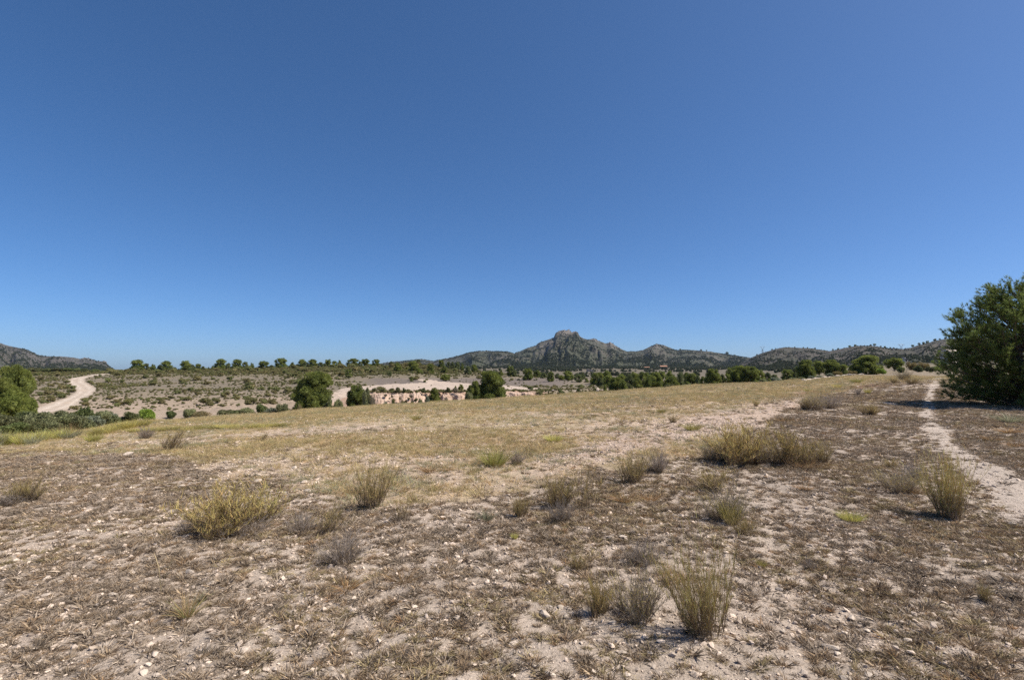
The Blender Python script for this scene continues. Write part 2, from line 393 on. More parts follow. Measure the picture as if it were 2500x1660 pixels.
# ------------------------------------------------------------------ mountains
def mountain_material(name, rock, green, soil, gbias):
    m, nt, N, L, b = nodes_of(name)
    at = N.new('ShaderNodeAttribute'); at.attribute_name = 'col'   # r: rockiness g: scrub
    g = N.new('ShaderNodeNewGeometry'); P = g.outputs['Position']
    mp = N.new('ShaderNodeMapping'); mp.inputs['Scale'].default_value = (1, 1, 1.6); L.new(P, mp.inputs['Vector']); P = mp.outputs[0]
    n1 = noise_tex(nt, .012, 5, .6, P); n2 = noise_tex(nt, .06, 5, .7, P); n3 = noise_tex(nt, .16, 3, .7, P)
    c = mix(nt, ramp(nt, n2, [(.35, 0.0), (.65, 1.0)]), soil, rock)
    sep = N.new('ShaderNodeSeparateColor'); L.new(at.outputs['Color'], sep.inputs[0])
    ad = N.new('ShaderNodeMath'); ad.operation = 'ADD'; L.new(n1, ad.inputs[0]); L.new(n3, ad.inputs[1])
    ad2 = N.new('ShaderNodeMath'); ad2.operation = 'ADD'; L.new(ad.outputs[0], ad2.inputs[0]); L.new(sep.outputs[1], ad2.inputs[1])
    gf = ramp(nt, ad2.outputs[0], [(.0, 0.0), (1.0, 1.0)])
    gm = N.new('ShaderNodeMapRange'); L.new(ad2.outputs[0], gm.inputs[0]); gm.inputs[1].default_value = gbias; gm.inputs[2].default_value = gbias + .12
    c = mix(nt, gm.outputs[0], c, green)
    c = mix(nt, sep.outputs[0], c, mix(nt, n3, (.18, .155, .132), (.105, .092, .078)))
    L.new(c, b.inputs['Base Color']); b.inputs['Roughness'].default_value = .95
    bp = N.new('ShaderNodeBump'); bp.inputs['Strength'].default_value = .9; bp.inputs['Distance'].default_value = 5
    L.new(n3, bp.inputs['Height']); L.new(bp.outputs[0], b.inputs['Normal'])
    return m
RANGES = {}
def build_range(name, label, pts, Yr, Yf, zf, mat, seed, step=1.7, spur=.2, rough=1.6, crag=None, backdrop=.55, green=None, spf=.009):
    pu = np.array([p[0] for p in pts], float); pv = np.array([p[1] for p in pts], float)
    us = np.arange(pu[0], pu[-1] + .1, step); s = (us - CU) / FPX
    rv = np.interp(us, pu, pv)
    t = np.concatenate([np.linspace(0, .9, 60)[:-1], np.linspace(.9, 1.0, 16), 1 + np.linspace(.02, .5, 14)])
    yr = Yr + .05 * Yr * fbm(us * .012, us * 0 + seed, seed + 1, 3); yf = Yf + .06 * Yf * fbm(us * .02, us * 0, seed + 2, 3)
    rz = zof(rv, yr)
    def surf(U, T, uu):
        RV = np.interp(uu, us, rz); YR = np.interp(uu, us, yr); YF = np.interp(uu, us, yf)
        Yv = YF + (YR - YF) * T
        TT = np.minimum(T, 1.0)
        w = uu + 14 * noise2(uu * .02, T * 2, seed + 5)
        sp = 1 - np.abs(fbm(w * spf, T * .9 + 5, seed + 3, 4)) * 2.1
        sp2 = 1 - np.abs(fbm(w * spf * 3.1, T * 2.2 + 1, seed + 4, 4)) * 2.0
        H = RV - zf
        z = zf + H * (TT ** 1.12 + spur * (sp - .35) * np.sin(np.pi * TT) * .8 + spur * .22 * (sp2 - .35) * np.sin(np.pi * TT ** .8))
        z = np.minimum(z, EYE + (RV - EYE) / YR * Yv * (1 - .06 * (1 - TT)) + 0)
        k = np.maximum(T - 1, 0)
        z = z - backdrop * H * (k / .5) ** .9
        z = z + rough * fbm(uu * .12, T * 14, seed + 6, 4) * (.35 + .65 * np.sin(np.pi * TT)) * np.minimum(1, TT * 6)
        if crag:
            for cu, cw, ct, ca in crag:
                g = np.exp(-((uu - cu) / cw) ** 2 - ((TT - ct) / .09) ** 2)
                z = z + ca * g * np.abs(fbm(uu * .22, T * 16, seed + 8, 3)) * (TT < .992)
        return Yv, z
    U, T = np.meshgrid(us, t)
    Yv, Z = surf(U, T, U)
    X = (U - CU) / FPX * Yv
    V = np.stack([X, Yv, Z], -1).reshape(-1, 3); na, nr = len(us), len(t)
    i, j = np.meshgrid(np.arange(nr - 1), np.arange(na - 1), indexing='ij')
    F = np.stack([i * na + j, i * na + j + 1, (i + 1) * na + j + 1, (i + 1) * na + j], -1).reshape(-1, 4)
    rock = np.zeros(U.shape)
    dz = np.abs(np.gradient(Z, axis=0)) / np.maximum(np.abs(np.gradient(Yv, axis=0)), .5)
    if crag:
        for cu, cw, ct, ca in crag: rock = np.maximum(rock, np.exp(-((U - cu) / (cw * 1.1)) ** 2 - ((T - ct) / .10) ** 2) * 1.1)
    grn = green(U, T) if green else np.zeros(U.shape)
    col = np.stack([np.clip(rock + .0, 0, 1), grn, rock * 0], -1).reshape(-1, 3)
    me = make_mesh(name, V, F, mat, col, True)
    tag(put(name, me), label, None, None, 'structure')
    RANGES[name] = (surf, us, rv)
mg = mountain_material('scrub_mountain', (.098, .086, .068), (.052, .055, .032), (.075, .067, .049), .93)
ml = mountain_material('grey_mountain', (.118, .10, .086), (.058, .060, .04), (.09, .078, .064), 1.0)
mr_ = mountain_material('brown_hills', (.088, .074, .06), (.048, .048, .03), (.07, .059, .047), .97)
CENTRE = [(840, 903), (880, 893), (930, 887), (960, 883), (1003, 879.5), (1018, 877), (1033, 877.5), (1045, 880), (1058, 882), (1086, 876), (1106, 872), (1129, 866), (1145, 861), (1169, 857), (1189, 856.5), (1216, 857.6), (1240, 858.5), (1256, 863), (1269, 857.6), (1287, 849.6), (1308, 843.7), (1317, 836), (1332, 831), (1352, 824.5), (1357, 814), (1362, 810), (1367, 808), (1376, 807), (1391, 809), (1398, 813), (1402, 811), (1407, 809.6), (1412, 813), (1415, 821), (1426, 827), (1438, 829), (1450, 827), (1462, 832), (1480, 839), (1487, 837), (1492, 836), (1503, 844), (1518, 852.6), (1530, 858), (1554, 857.6), (1572, 854), (1589, 845), (1604, 840), (1619, 842), (1634, 848), (1652, 855.6), (1672, 853.5), (1702, 855.6), (1732, 858), (1770, 864), (1800, 869), (1827, 873), (1870, 880), (1930, 892), (1990, 903)]
build_range('mountain', 'rocky peak with scrub slopes rising above the field', CENTRE, 2600, 1150, -6, mg, 11, spur=.2, rough=2.2,
            crag=[(1385, 34, .93, 14), (1338, 20, .78, 16), (1345, 16, .70, 12), (1492, 12, .95, 10), (1604, 14, .92, 7), (1450, 10, .96, 6)],
            green=lambda U, T: smooth(.5, .1, T) * .16 + .05 * np.sin(U * .05))
LEFT = [(-700, 850), (-400, 826), (-200, 822), (-80, 829), (0, 838), (19, 844), (38, 848), (63, 852.5), (80, 860), (92, 866), (107, 869), (124, 870), (147, 870), (180, 872.6), (195, 876), (208, 873.5), (226, 877), (237, 881), (256, 883), (264, 890), (272, 896.5), (283, 903), (300, 906), (330, 908)]
build_range('grey_mountain', 'bare grey mountain flank at the left edge', LEFT, 2000, 900, -6, ml, 23, spur=.2, rough=1.6, crag=[(258, 12, .95, 8), (210, 14, .9, 5)],
            green=lambda U, T: smooth(.5, .0, T) * .16)
H1 = [(1780, 905), (1810, 885), (1836, 872), (1856, 864), (1880, 856), (1904, 849.5), (1922, 847.5), (1948, 849), (1981, 850.5), (2019, 856), (2060, 866), (2110, 880), (2170, 900)]
build_range('brown_hill', 'low brown hill with a power pylon behind its left shoulder', H1, 1500, 620, -3, mr_, 37, spur=.16, rough=1.1, green=lambda U, T: smooth(.45, .0, T) * .14)
H2 = [(1960, 900), (1990, 872), (2026, 857), (2045, 853.6), (2060, 850), (2089, 845), (2106, 844), (2135, 844.5), (2150, 847), (2174, 850.5), (2205, 852), (2228, 848), (2243, 842.5), (2255, 840), (2265, 838), (2282, 832), (2311, 827), (2328, 827), (2400, 823), (2500, 818), (2650, 822), (2900, 812), (3300, 850)]
build_range('scrub_hill', 'long brown scrub hill behind the large pine', H2, 1150, 430, 2, mr_, 51, spur=.16, rough=.9, green=lambda U, T: smooth(.5, .0, T) * .15)

# ------------------------------------------------------------------ plant geometry
def blades(base, d, length, width, bend, segs=2, r=None):
    """thin tapering strips: base (n,3), d unit (n,3), bend = sideways offset vector at the tip"""
    r = r or rng; n = len(base); d = unit(d)
    w = unit(np.cross(d, unit(r.normal(size=(n, 3)))))
    V = np.empty((n, 2 * segs + 1, 3))
    for k in range(segs):
        t = k / segs; p = base + d * (length * t)[:, None] + bend * (t * t)
        ww = w * (width * .5 * (1 - .55 * t))[:, None]
        V[:, 2 * k] = p - ww; V[:, 2 * k + 1] = p + ww
    V[:, 2 * segs] = base + d * length[:, None] + bend
    o = np.arange(n)[:, None] * (2 * segs + 1); F = []
    for k in range(segs):
        a, b_ = 2 * k, 2 * k + 1
        if k < segs - 1:
            F += [np.hstack([o + a, o + b_, o + b_ + 2]), np.hstack([o + a, o + b_ + 2, o + a + 2])]
        else: F.append(np.hstack([o + a, o + b_, o + 2 * segs]))
    return V.reshape(-1, 3), np.vstack(F), 2 * segs + 1
def prism(p0, p1, r0, r1, k=4):
    """tapering limbs between points (n,3)"""
    n = len(p0); d = unit(p1 - p0); a = unit(np.cross(d, np.where(np.abs(d[:, 2:3]) > .9, [[1., 0, 0]], [[0, 0, 1.]]))); b = np.cross(d, a)
    ang = np.arange(k) / k * 2 * np.pi; V = np.empty((n, 2 * k, 3))
    for i, t in enumerate(ang):
        o = a * math.cos(t) + b * math.sin(t)
        V[:, i] = p0 + o * r0[:, None]; V[:, k + i] = p1 + o * r1[:, None]
    o = np.arange(n)[:, None] * 2 * k
    F = np.vstack([np.hstack([o + i, o + (i + 1) % k, o + k + (i + 1) % k, o + k + i]) for i in range(k)])
    return V.reshape(-1, 3), F
def limb_chain(pts, rad, k=6):
    """one bent tapering tube"""
    pts = np.asarray(pts, float); n = len(pts); V = []; F = []
    for i in range(n):
        d = unit((pts[min(i + 1, n - 1)] - pts[max(i - 1, 0)])[None])[0]
        a = np.cross(d, [1, .3, 0]); a /= np.linalg.norm(a); b = np.cross(d, a)
        for t in range(k):
            an = t / k * 2 * np.pi; V.append(pts[i] + (a * math.cos(an) + b * math.sin(an)) * rad[i])
    for i in range(n - 1):
        for t in range(k): F.append((i * k + t, i * k + (t + 1) % k, (i + 1) * k + (t + 1) % k, (i + 1) * k + t))
    return np.array(V), np.array(F)
def join(parts):
    V, F, o = [], {}, 0
    for v, f in parts:
        f = np.asarray(f); F.setdefault(f.shape[1], []).append(f + o); V.append(v); o += len(v)
    return np.vstack(V), [np.vstack(x) for x in F.values()]
def rand_dirs(n, r): return unit(r.normal(size=(n, 3)))

def tufts(P, D, k, L, W, r, spread=.9):
    """bursts of needles at P pointing along D"""
    n = len(P)
    base = np.repeat(P, k, 0); d = unit(np.repeat(unit(D), k, 0) + spread * r.normal(size=(n * k, 3)) * .6)
    ln = L * r.uniform(.65, 1.3, n * k)
    V, F, per = blades(base, d, ln, np.full(n * k, W) * r.uniform(.7, 1.3, n * k), np.zeros((n * k, 3)), 1, r)
    return V, F, per * k
def tuft_col(n, per, cols, r, jit=.18):
    c = np.array(cols)[r.integers(0, len(cols), n)] * r.uniform(1 - jit, 1 + jit, (n, 1))
    return np.repeat(c, per, 0)
PINE_C = [(.205, .235, .062), (.23, .255, .068), (.18, .215, .06), (.255, .275, .072)]
PINE_LIGHT = [(.235, .262, .064), (.205, .238, .06), (.255, .275, .072)]
PINE_GREY = [(.18, .205, .085), (.20, .22, .095), (.16, .185, .078)]
OLIVE = [(.23, .24, .11), (.26, .265, .135), (.20, .215, .10)]

def blob(c, rad, r, n=8, m=5):
    th = np.linspace(0, 2 * np.pi, n, endpoint=False); ph = np.linspace(0, np.pi, m + 2)
    V = []
    for p in ph:
        for t in th:
            k = 1 + .18 * r.uniform(-1, 1)
            V.append((c[0] + rad[0] * k * math.sin(p) * math.cos(t), c[1] + rad[1] * k * math.sin(p) * math.sin(t), c[2] + rad[2] * k * math.cos(p)))
    F = [(i * n + j, i * n + (j + 1) % n, (i + 1) * n + (j + 1) % n, (i + 1) * n + j) for i in range(m + 1) for j in range(n)]
    return np.array(V), np.array(F)
def crown_tree(seed, shape='round', lobes=26, per_lobe=100, L=.05, W=.015, k=5, cols=PINE_C, low=.03, core=.62, gap=.125):
    """unit tree: height 1, width about 1. returns trunk mesh, crown mesh"""
    r = np.random.default_rng(seed); parts = []; colr = []; tr = []
    cen = []
    tries = 0
    while len(cen) < lobes and tries < 4000:
        tries += 1
        z = low + .04 + (.86 - low) * r.uniform() ** 1.2; t = (z - low) / (1 - low)
        if shape == 'round': env = math.sqrt(max(0, 1 - max(0, 2 * t - .7) ** 2 / 1.75)) * .95
        elif shape == 'cone': env = min(1, (1 - t) * 1.15 + .1)
        elif shape == 'umbrella': env = .35 + .65 * math.sin(min(1, max(0, t)) ** .8 * math.pi * .72)
        else: env = math.sin(math.pi * (t * .82 + .16)) ** .7
        a = r.uniform(0, 2 * np.pi); q = math.sqrt(r.uniform(.05, 1)) * .37 * env
        c = np.array([q * math.cos(a), q * math.sin(a), z])
        if all(np.linalg.norm(c - o) > gap for o in cen): cen.append(c)
    for c in cen:
        rad = np.array([r.uniform(.10, .15), r.uniform(.10, .15), r.uniform(.11, .155)]) * (1.0 if lobes > 26 else 1.2)
        if core:
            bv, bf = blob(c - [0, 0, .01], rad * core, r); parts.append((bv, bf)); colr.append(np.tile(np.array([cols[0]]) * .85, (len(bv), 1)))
        d = rand_dirs(per_lobe, r); d[:, 2] = np.where(d[:, 2] < -.35, -d[:, 2], d[:, 2])
        P = c + d * rad * r.uniform(.72, 1.0, (per_lobe, 1))
        D = d + [0, 0, .9] + (c - [0, 0, .5]) * .6
        V, F, per = tufts(P, D, k, L, W, r)
        parts.append((V, F)); base = np.array(cols)[r.integers(0, len(cols))] * r.uniform(.85, 1.15)
        colr.append(np.repeat(base * r.uniform(.75, 1.25, (per_lobe, 1)), per, 0))
        m_ = np.array([c[0] * .3, c[1] * .3, max(.04, c[2] - .22)])
        tr.append(prism(m_[None], c[None], np.array([.012]), np.array([.006])))
    h = max(.3, min(.8, low + .5))
    p = [(0, 0, -.04), (r.normal() * .01, r.normal() * .01, .1), (r.normal() * .03, r.normal() * .03, h * .6), (r.normal() * .03, 0, h)]
    tr.append(limb_chain(p, [.036, .028, .02, .008]))
    TV, TF = join(tr); CV_, CF = join(parts)
    mx = max(np.percentile(np.abs(CV_[:, 0]), 99), np.percentile(np.abs(CV_[:, 1]), 99)) * 2
    zt = np.percentile(CV_[:, 2], 99.7)
    for A in (TV, CV_): A[:, :2] /= mx; A[:, 2] /= zt
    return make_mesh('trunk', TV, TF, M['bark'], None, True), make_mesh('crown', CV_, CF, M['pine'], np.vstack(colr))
def shrub_mesh(seed, cols, lobes=9, per=130, L=.07, W=.035, k=4, mat='shrub', core=.78):
    r = np.random.default_rng(seed); parts = []; colr = []
    for i in range(lobes):
        a = r.uniform(0, 2 * np.pi); q = .30 * math.sqrt(r.uniform(0, 1)); c = np.array([q * math.cos(a), q * math.sin(a), r.uniform(.2, .72 - q * .8)])
        rad = np.array([r.uniform(.16, .24), r.uniform(.16, .24), r.uniform(.16, .26)])
        if core:
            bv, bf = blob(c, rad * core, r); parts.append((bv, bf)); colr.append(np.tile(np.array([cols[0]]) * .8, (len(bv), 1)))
        d = rand_dirs(per, r); P = c + d * rad * r.uniform(.75, 1, (per, 1)); P[:, 2] = np.maximum(P[:, 2], .01)
        V, F, pp = tufts(P, d + [0, 0, .4], k, L, W, r, 1.1); parts.append((V, F))
        base = np.array(cols)[r.integers(0, len(cols))] * r.uniform(.85, 1.15)
        colr.append(np.repeat(base * r.uniform(.7, 1.3, (per, 1)), pp, 0))
    V, F = join(parts); V[:, :2] /= np.percentile(np.abs(V[:, :2]), 99) * 2; V[:, 2] /= np.percentile(V[:, 2], 99.7)
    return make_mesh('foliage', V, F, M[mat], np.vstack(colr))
def broom_raw(r, stems, twigs, tw, lean, spread, cols_t, cols_s, up, leafl, open_):
    a = r.uniform(0, 2 * np.pi, stems); q = np.sqrt(r.uniform(0, 1, stems)) ** (1 - open_ * .5)
    base = np.stack([.13 * q * np.cos(a), .13 * q * np.sin(a), np.full(stems, -.02)], -1)
    d = unit(np.stack([spread * q * np.cos(a) + lean[0], spread * q * np.sin(a) + lean[1], np.full(stems, 1.0)], -1))
    ln = r.uniform(.45, 1.0, stems) * (1 - .2 * q)
    tipbend = np.stack([r.normal(size=stems) * .17 + .12 * q * np.cos(a), r.normal(size=stems) * .17 + .12 * q * np.sin(a), .02 * q], -1)
    SV, SF, sp = blades(base, d, ln, np.full(stems, tw * 1.9), tipbend, 4, r)
    n = stems * twigs
    si = np.repeat(np.arange(stems), twigs); t = r.uniform(.06, 1.0, n)
    P = base[si] + d[si] * (ln[si] * t)[:, None] + tipbend[si] * (t * t)[:, None]
    D = unit(d[si] * .8 + r.normal(size=(n, 3)) * .58 + [0, 0, up])
    L = r.uniform(.4, 1.25, n) * leafl * (1.15 - .4 * t)
    TV, TF, tp = blades(P, D, L, np.full(n, tw), r.normal(size=(n, 3)) * .02, 2, r)
    sc_ = np.repeat(np.array(cols_s)[r.integers(0, len(cols_s), stems)] * r.uniform(.7, 1.2, (stems, 1)), sp, 0)
    ct = np.array(cols_t)[r.integers(0, len(cols_t), n)] * r.uniform(.75, 1.25, (n, 1))
    dead = (r.uniform(size=n) > t * 1.25)
    ct[dead] = np.array([.24, .175, .11]) * r.uniform(.7, 1.3, (dead.sum(), 1))
    return SV, SF, sc_, TV, TF, np.repeat(ct, tp, 0)
def broom(seed, stems=60, twigs=38, tw=.0058, lean=(0, 0), spread=.55, cols_t=None, cols_s=None, up=.9, leafl=.18, open_=0, sub=3):
    """unit broom bush of a few sprays of unequal height; returns (branches mesh, foliage mesh)"""
    r = np.random.default_rng(seed); stems = int(stems * 1.7)
    cols_t = cols_t or OL_T
    cols_s = cols_s or [(.17, .12, .08), (.22, .16, .10), (.19, .15, .12)]
    A, B_, ca, cb = [], [], [], []
    for i in range(sub):
        an = i / sub * 6.283 + r.uniform(-.5, .5); o = r.uniform(.06, .20); h = 1.0 if i == 0 else r.uniform(.68, 1.0)
        off = np.array([o * math.cos(an), o * math.sin(an), 0]); ln = (lean[0] + .5 * o * math.cos(an) * 2 + r.normal() * .08, lean[1] + .5 * o * math.sin(an) * 2 + r.normal() * .08)
        SV, SF, c1, TV, TF_, c2 = broom_raw(r, max(5, int(stems / sub * (.6 + .8 * r.uniform()))), twigs, tw, ln, spread * .62, cols_t, cols_s, up, leafl, open_)
        A.append((SV * h + off, SF)); B_.append((TV * h + off, TF_)); ca.append(c1); cb.append(c2)
    SV, SF = join(A); TV, TF_ = join(B_); zt = np.percentile(TV[:, 2], 98); cen = np.append((np.percentile(TV[:, :2], 2, 0) + np.percentile(TV[:, :2], 98, 0)) / 2, 0) * (0 if lean != (0, 0) else 1)
    mx = max(np.percentile(TV[:, 0], 98.5) - np.percentile(TV[:, 0], 1.5), np.percentile(TV[:, 1], 98.5) - np.percentile(TV[:, 1], 1.5))
    for Q in (SV, TV): Q -= cen; Q[:, :2] /= mx; Q[:, 2] /= zt
    return make_mesh('branches', SV, SF, M['twig'], np.vstack(ca)), make_mesh('foliage', TV, TF_, M['twig'], np.vstack(cb))
def grass_tuft(seed, n=70, cols=((.2, .16, .06),), w=.012, spread=.6, curve=.35, hmin=.5, segs=3, foot=.12, mat='grass', lay=0):
    r = np.random.default_rng(seed)
    a = r.uniform(0, 2 * np.pi, n); q = np.sqrt(r.uniform(0, 1, n))
    base = np.stack([foot * q * np.cos(a), foot * q * np.sin(a), np.full(n, -.02)], -1)
    a2 = a + r.normal(size=n) * .7
    d = unit(np.stack([spread * q * np.cos(a2), spread * q * np.sin(a2), np.full(n, 1. - lay) + r.normal(size=n) * .1], -1))
    ln = r.uniform(hmin, 1.05, n)
    bend = np.stack([curve * q * np.cos(a2), curve * q * np.sin(a2), -curve * .5 * q], -1) * r.uniform(.2, 1.2, (n, 1)) * ln[:, None]
    V, F, per = blades(base, d, ln, w * r.uniform(.6, 1.4, n), bend, segs, r)
    c = np.repeat(np.array(cols)[r.integers(0, len(cols), n)] * r.uniform(.7, 1.25, (n, 1)), per, 0)
    return make_mesh('grass', V, F, M[mat], c)
def stone_mesh(seed, flat=.6, sub=2):
    import bmesh
    r = np.random.default_rng(seed); bm = bmesh.new(); bmesh.ops.create_icosphere(bm, subdivisions=sub, radius=.5)
    cuts = rand_dirs(14, r); cd = r.uniform(.22, .40, 14); s = np.array([1, r.uniform(.6, .95), r.uniform(flat * .7, flat * 1.2)])
    for v in bm.verts:
        p = np.array(v.co)
        for c, d in zip(cuts, cd):
            e = p @ c - d
            if e > 0: p = p - c * e
        v.co = p * s * 1.15
    me = bpy.data.meshes.new('stone'); bm.to_mesh(me); bm.free()
    return me

# ------------------------------------------------------------------ scatter of uncountable cover (one object each)
def scatter(name, label, pts, rot, scl, idx, meshes, kind='stuff'):
    """pts (n,3) world points; meshes = list of variants"""
    vc = bpy.data.collections.new(name + '_variants')
    for i, me in enumerate(meshes): vc.objects.link(bpy.data.objects.new('%s_v%02d' % (name, i), me))
    me = bpy.data.meshes.new(name); me.vertices.add(len(pts)); me.vertices.foreach_set('co', np.asarray(pts, np.float32).ravel())
    for nm, tp, key, arr in (('rot', 'FLOAT_VECTOR', 'vector', rot), ('scl', 'FLOAT_VECTOR', 'vector', scl), ('idx', 'INT', 'value', idx)):
        at = me.attributes.new(nm, tp, 'POINT'); at.data.foreach_set(key, np.asarray(arr, np.int32 if tp == 'INT' else np.float32).ravel())
    me.update()
    o = put(name, me)
    ng = bpy.data.node_groups.new(name + '_nodes', 'GeometryNodeTree')
    ng.interface.new_socket('Geometry', in_out='INPUT', socket_type='NodeSocketGeometry'); ng.interface.new_socket('Geometry', in_out='OUTPUT', socket_type='NodeSocketGeometry')
    N, L = ng.nodes, ng.links
    gi, go = N.new('NodeGroupInput'), N.new('NodeGroupOutput')
    ci = N.new('GeometryNodeCollectionInfo'); ci.inputs[0].default_value = vc; ci.inputs['Separate Children'].default_value = True; ci.inputs['Reset Children'].default_value = True
    ip = N.new('GeometryNodeInstanceOnPoints'); ip.inputs['Pick Instance'].default_value = True
    def na(nm, t):
        n = N.new('GeometryNodeInputNamedAttribute'); n.data_type = t; n.inputs[0].default_value = nm
        return n.outputs[0]
    L.new(gi.outputs[0], ip.inputs['Points']); L.new(ci.outputs[0], ip.inputs['Instance'])
    L.new(na('idx', 'INT'), ip.inputs['Instance Index']); L.new(na('rot', 'FLOAT_VECTOR'), ip.inputs['Rotation']); L.new(na('scl', 'FLOAT_VECTOR'), ip.inputs['Scale'])
    L.new(ip.outputs[0], go.inputs[0])
    md = o.modifiers.new('scatter', 'NODES'); md.node_group = ng
    tag(o, label, None, None, kind)
    print(name, len(pts))
    return o
def wedge(n, y0, y1, s=1.28, s0=None):
    Y = np.sqrt(rng.uniform(y0 * y0, y1 * y1, n)); X = rng.uniform(-s if s0 is None else s0, s, n) * Y
    return X, Y
def rnd_rot(n, tilt=.15): return np.stack([rng.normal(size=n) * tilt, rng.normal(size=n) * tilt, rng.uniform(0, 6.283, n)], -1)

# ------------------------------------------------------------------ eroded bank: weathered faces with an overhanging cap
def bank_material():
    m, nt, N, L, b = nodes_of('eroded_earth')
    g = N.new('ShaderNodeNewGeometry'); P = g.outputs['Position']
    mp = N.new('ShaderNodeMapping'); mp.inputs['Scale'].default_value = (.6, .6, 5); L.new(P, mp.inputs['Vector'])
    st = noise_tex(nt, 1.3, 4, .6, mp.outputs[0]); n = noise_tex(nt, 3.5, 5, .65, P)
    c = mix(nt, ramp(nt, st, [(.38, 0.0), (.62, 1.0)]), (.42, .28, .20), (.49, .37, .285))
    c = mix(nt, 1, c, ramp(nt, n, [(.3, .7), (.6, 1.05), (.8, 1.15)]), 'MULTIPLY')
    L.new(c, b.inputs['Base Color'])
    bp = N.new('ShaderNodeBump'); bp.inputs['Strength'].default_value = .8; bp.inputs['Distance'].default_value = .15
    L.new(n, bp.inputs['Height']); L.new(bp.outputs[0], b.inputs['Normal'])
    return m
M['bank'] = bank_material()
def eroded_face(label, ua, ub, vtop, Y, drop=2.6, seed=0, cap=.04, talus=2.4, face=.5):
    n = int((ub - ua) * 1.2) + 2; us = np.linspace(ua, ub, n)
    # cross-section: (offset, height fraction); negative offsets lie towards the field
    prof = [(-talus - .8, -.05), (-talus, .0), (-talus * .76, .18), (-talus * .55, .36), (-talus * .36, 1 - face), (-talus * .26, 1 - face * .66), (-talus * .18, 1 - face * .36), (-talus * .13 - cap, 1 - face * .22), (-talus * .08 - cap, 1 - face * .06), (.1 - cap, 1.0), (1.2, 1.03), (4.4, .98)]
    k = len(prof) * 4; t = np.linspace(0, len(prof) - 1, k)
    po = np.interp(t, range(len(prof)), [p[0] for p in prof]); ph = np.interp(t, range(len(prof)), [p[1] for p in prof])
    U, TI = np.meshgrid(us, np.arange(k), indexing='ij')
    w = (U - ua) / (ub - ua); endf = smooth(-.02, .24, w + .05 * fbm(U * .1, U * 0, seed + 11, 2)) * smooth(-.02, .24, 1 - w + .05 * fbm(U * .1, U * 0, seed + 12, 2))
    H = ph[TI]; low = smooth(.75, .1, H)
    Yv = Y + po[TI] * (1 + .35 * fbm(U * .045, U * 0 + 2, seed + 7, 2)) + 1.2 * fbm(U * .022, U * 0, seed, 2) + .14 * low * fbm(U * .06, H * 1.2, seed + 2, 3) + .05 * fbm(U * .3, H * 8, seed + 4, 3) + (1 - endf) * 2.0
    ztop = zof(vtop, Y) + .32 * fbm(U * .028, U * 0 + 4, seed + 3, 3) - .12
    Z = ztop - drop + drop * H + .05 * fbm(U * .25, H * 9, seed + 5, 3) - (1 - endf) * drop * .75
    X = (U - CU) / FPX * Yv
    V = np.stack([X, Yv, Z], -1).reshape(-1, 3)
    i, j = np.meshgrid(np.arange(n - 1), np.arange(k - 1), indexing='ij')
    F = np.stack([i * k + j, (i + 1) * k + j, (i + 1) * k + j + 1, i * k + j + 1], -1).reshape(-1, 4)
    return tag(put('eroded_bank', make_mesh('eroded_bank', V, F, M['bank'], None, True)), label, None, None, 'structure')
eroded_face('pink eroded earth face with dotted shrubs left of the small pine', 856, 1070, 958, 73.0, 2.5, 3, talus=5.0, face=.36, cap=.0)
eroded_face('undercut orange earth face beside the tallest mid pine', 1064, 1150, 960, 72.8, 2.4, 9, cap=.08, talus=3.4, face=.5)
eroded_face('short pale earth face right of the tallest mid pine', 1212, 1322, 957, 78.0, 1.9, 15, talus=2.4, face=.5)

# ------------------------------------------------------------------ pines: prototypes and placing
PROTO = {}
def add_proto(key, *a, **k): PROTO[key] = crown_tree(*a, **k)
add_proto('round', 1, 'round'); add_proto('round2', 2, 'round', lobes=24, cols=PINE_GREY); add_proto('wide', 3, 'other', lobes=26)
add_proto('cone', 4, 'cone', lobes=22, cols=PINE_C); add_proto('umbrella', 5, 'umbrella', lobes=22, low=.22, cols=PINE_C)
add_proto('grey', 6, 'other', cols=PINE_GREY, lobes=22); add_proto('light', 7, 'cone', lobes=20, cols=PINE_LIGHT)
BIGK = dict(per_lobe=170, L=.034, W=.0095, k=7, gap=.10)
add_proto('big1', 8, 'round', lobes=58, cols=PINE_C + PINE_LIGHT[:1], **BIGK); add_proto('big2', 9, 'other', lobes=54, cols=PINE_C + PINE_LIGHT[:1], **BIGK)
add_proto('big3', 10, 'cone', lobes=44, cols=PINE_C + PINE_LIGHT[:1], **BIGK)
add_proto('biglight', 11, 'other', lobes=46, cols=PINE_LIGHT, **BIGK)
prng = random.Random(5)
def place_tree(name, key, X, Y, w, h, label, cat='tree', group=None, z=None):
    e = bpy.data.objects.new(name, None); link(e)
    e.location = (X, Y, gz(X, Y) if z is None else z); e.rotation_euler = (0, 0, prng.uniform(0, 6.28)); e.scale = (w, w, h)
    e.empty_display_size = .3
    tr, cr = PROTO[key]
    put('trunk', tr, e); put('crown', cr, e)
    return tag(e, label, cat, group)
def tree_px(name, key, u, vt, w, Y=None, vb=None, label='', group=None, hmin=.6, cat='tree'):
    """a tree whose crown shows at column u, top at row vt, w wide; either at distance Y or rooted where row vb shows"""
    if Y is None:
        h = hit(u, vb, 67.5)
        Y = h[1] if h else 200
    X = (u - CU) / FPX * Y; z = gz(X, Y)
    ht = max(hmin, zof(vt, Y) - z); wd = w / FPX * Y
    return place_tree(name, key, X, Y, wd, ht, label, cat, group, z)
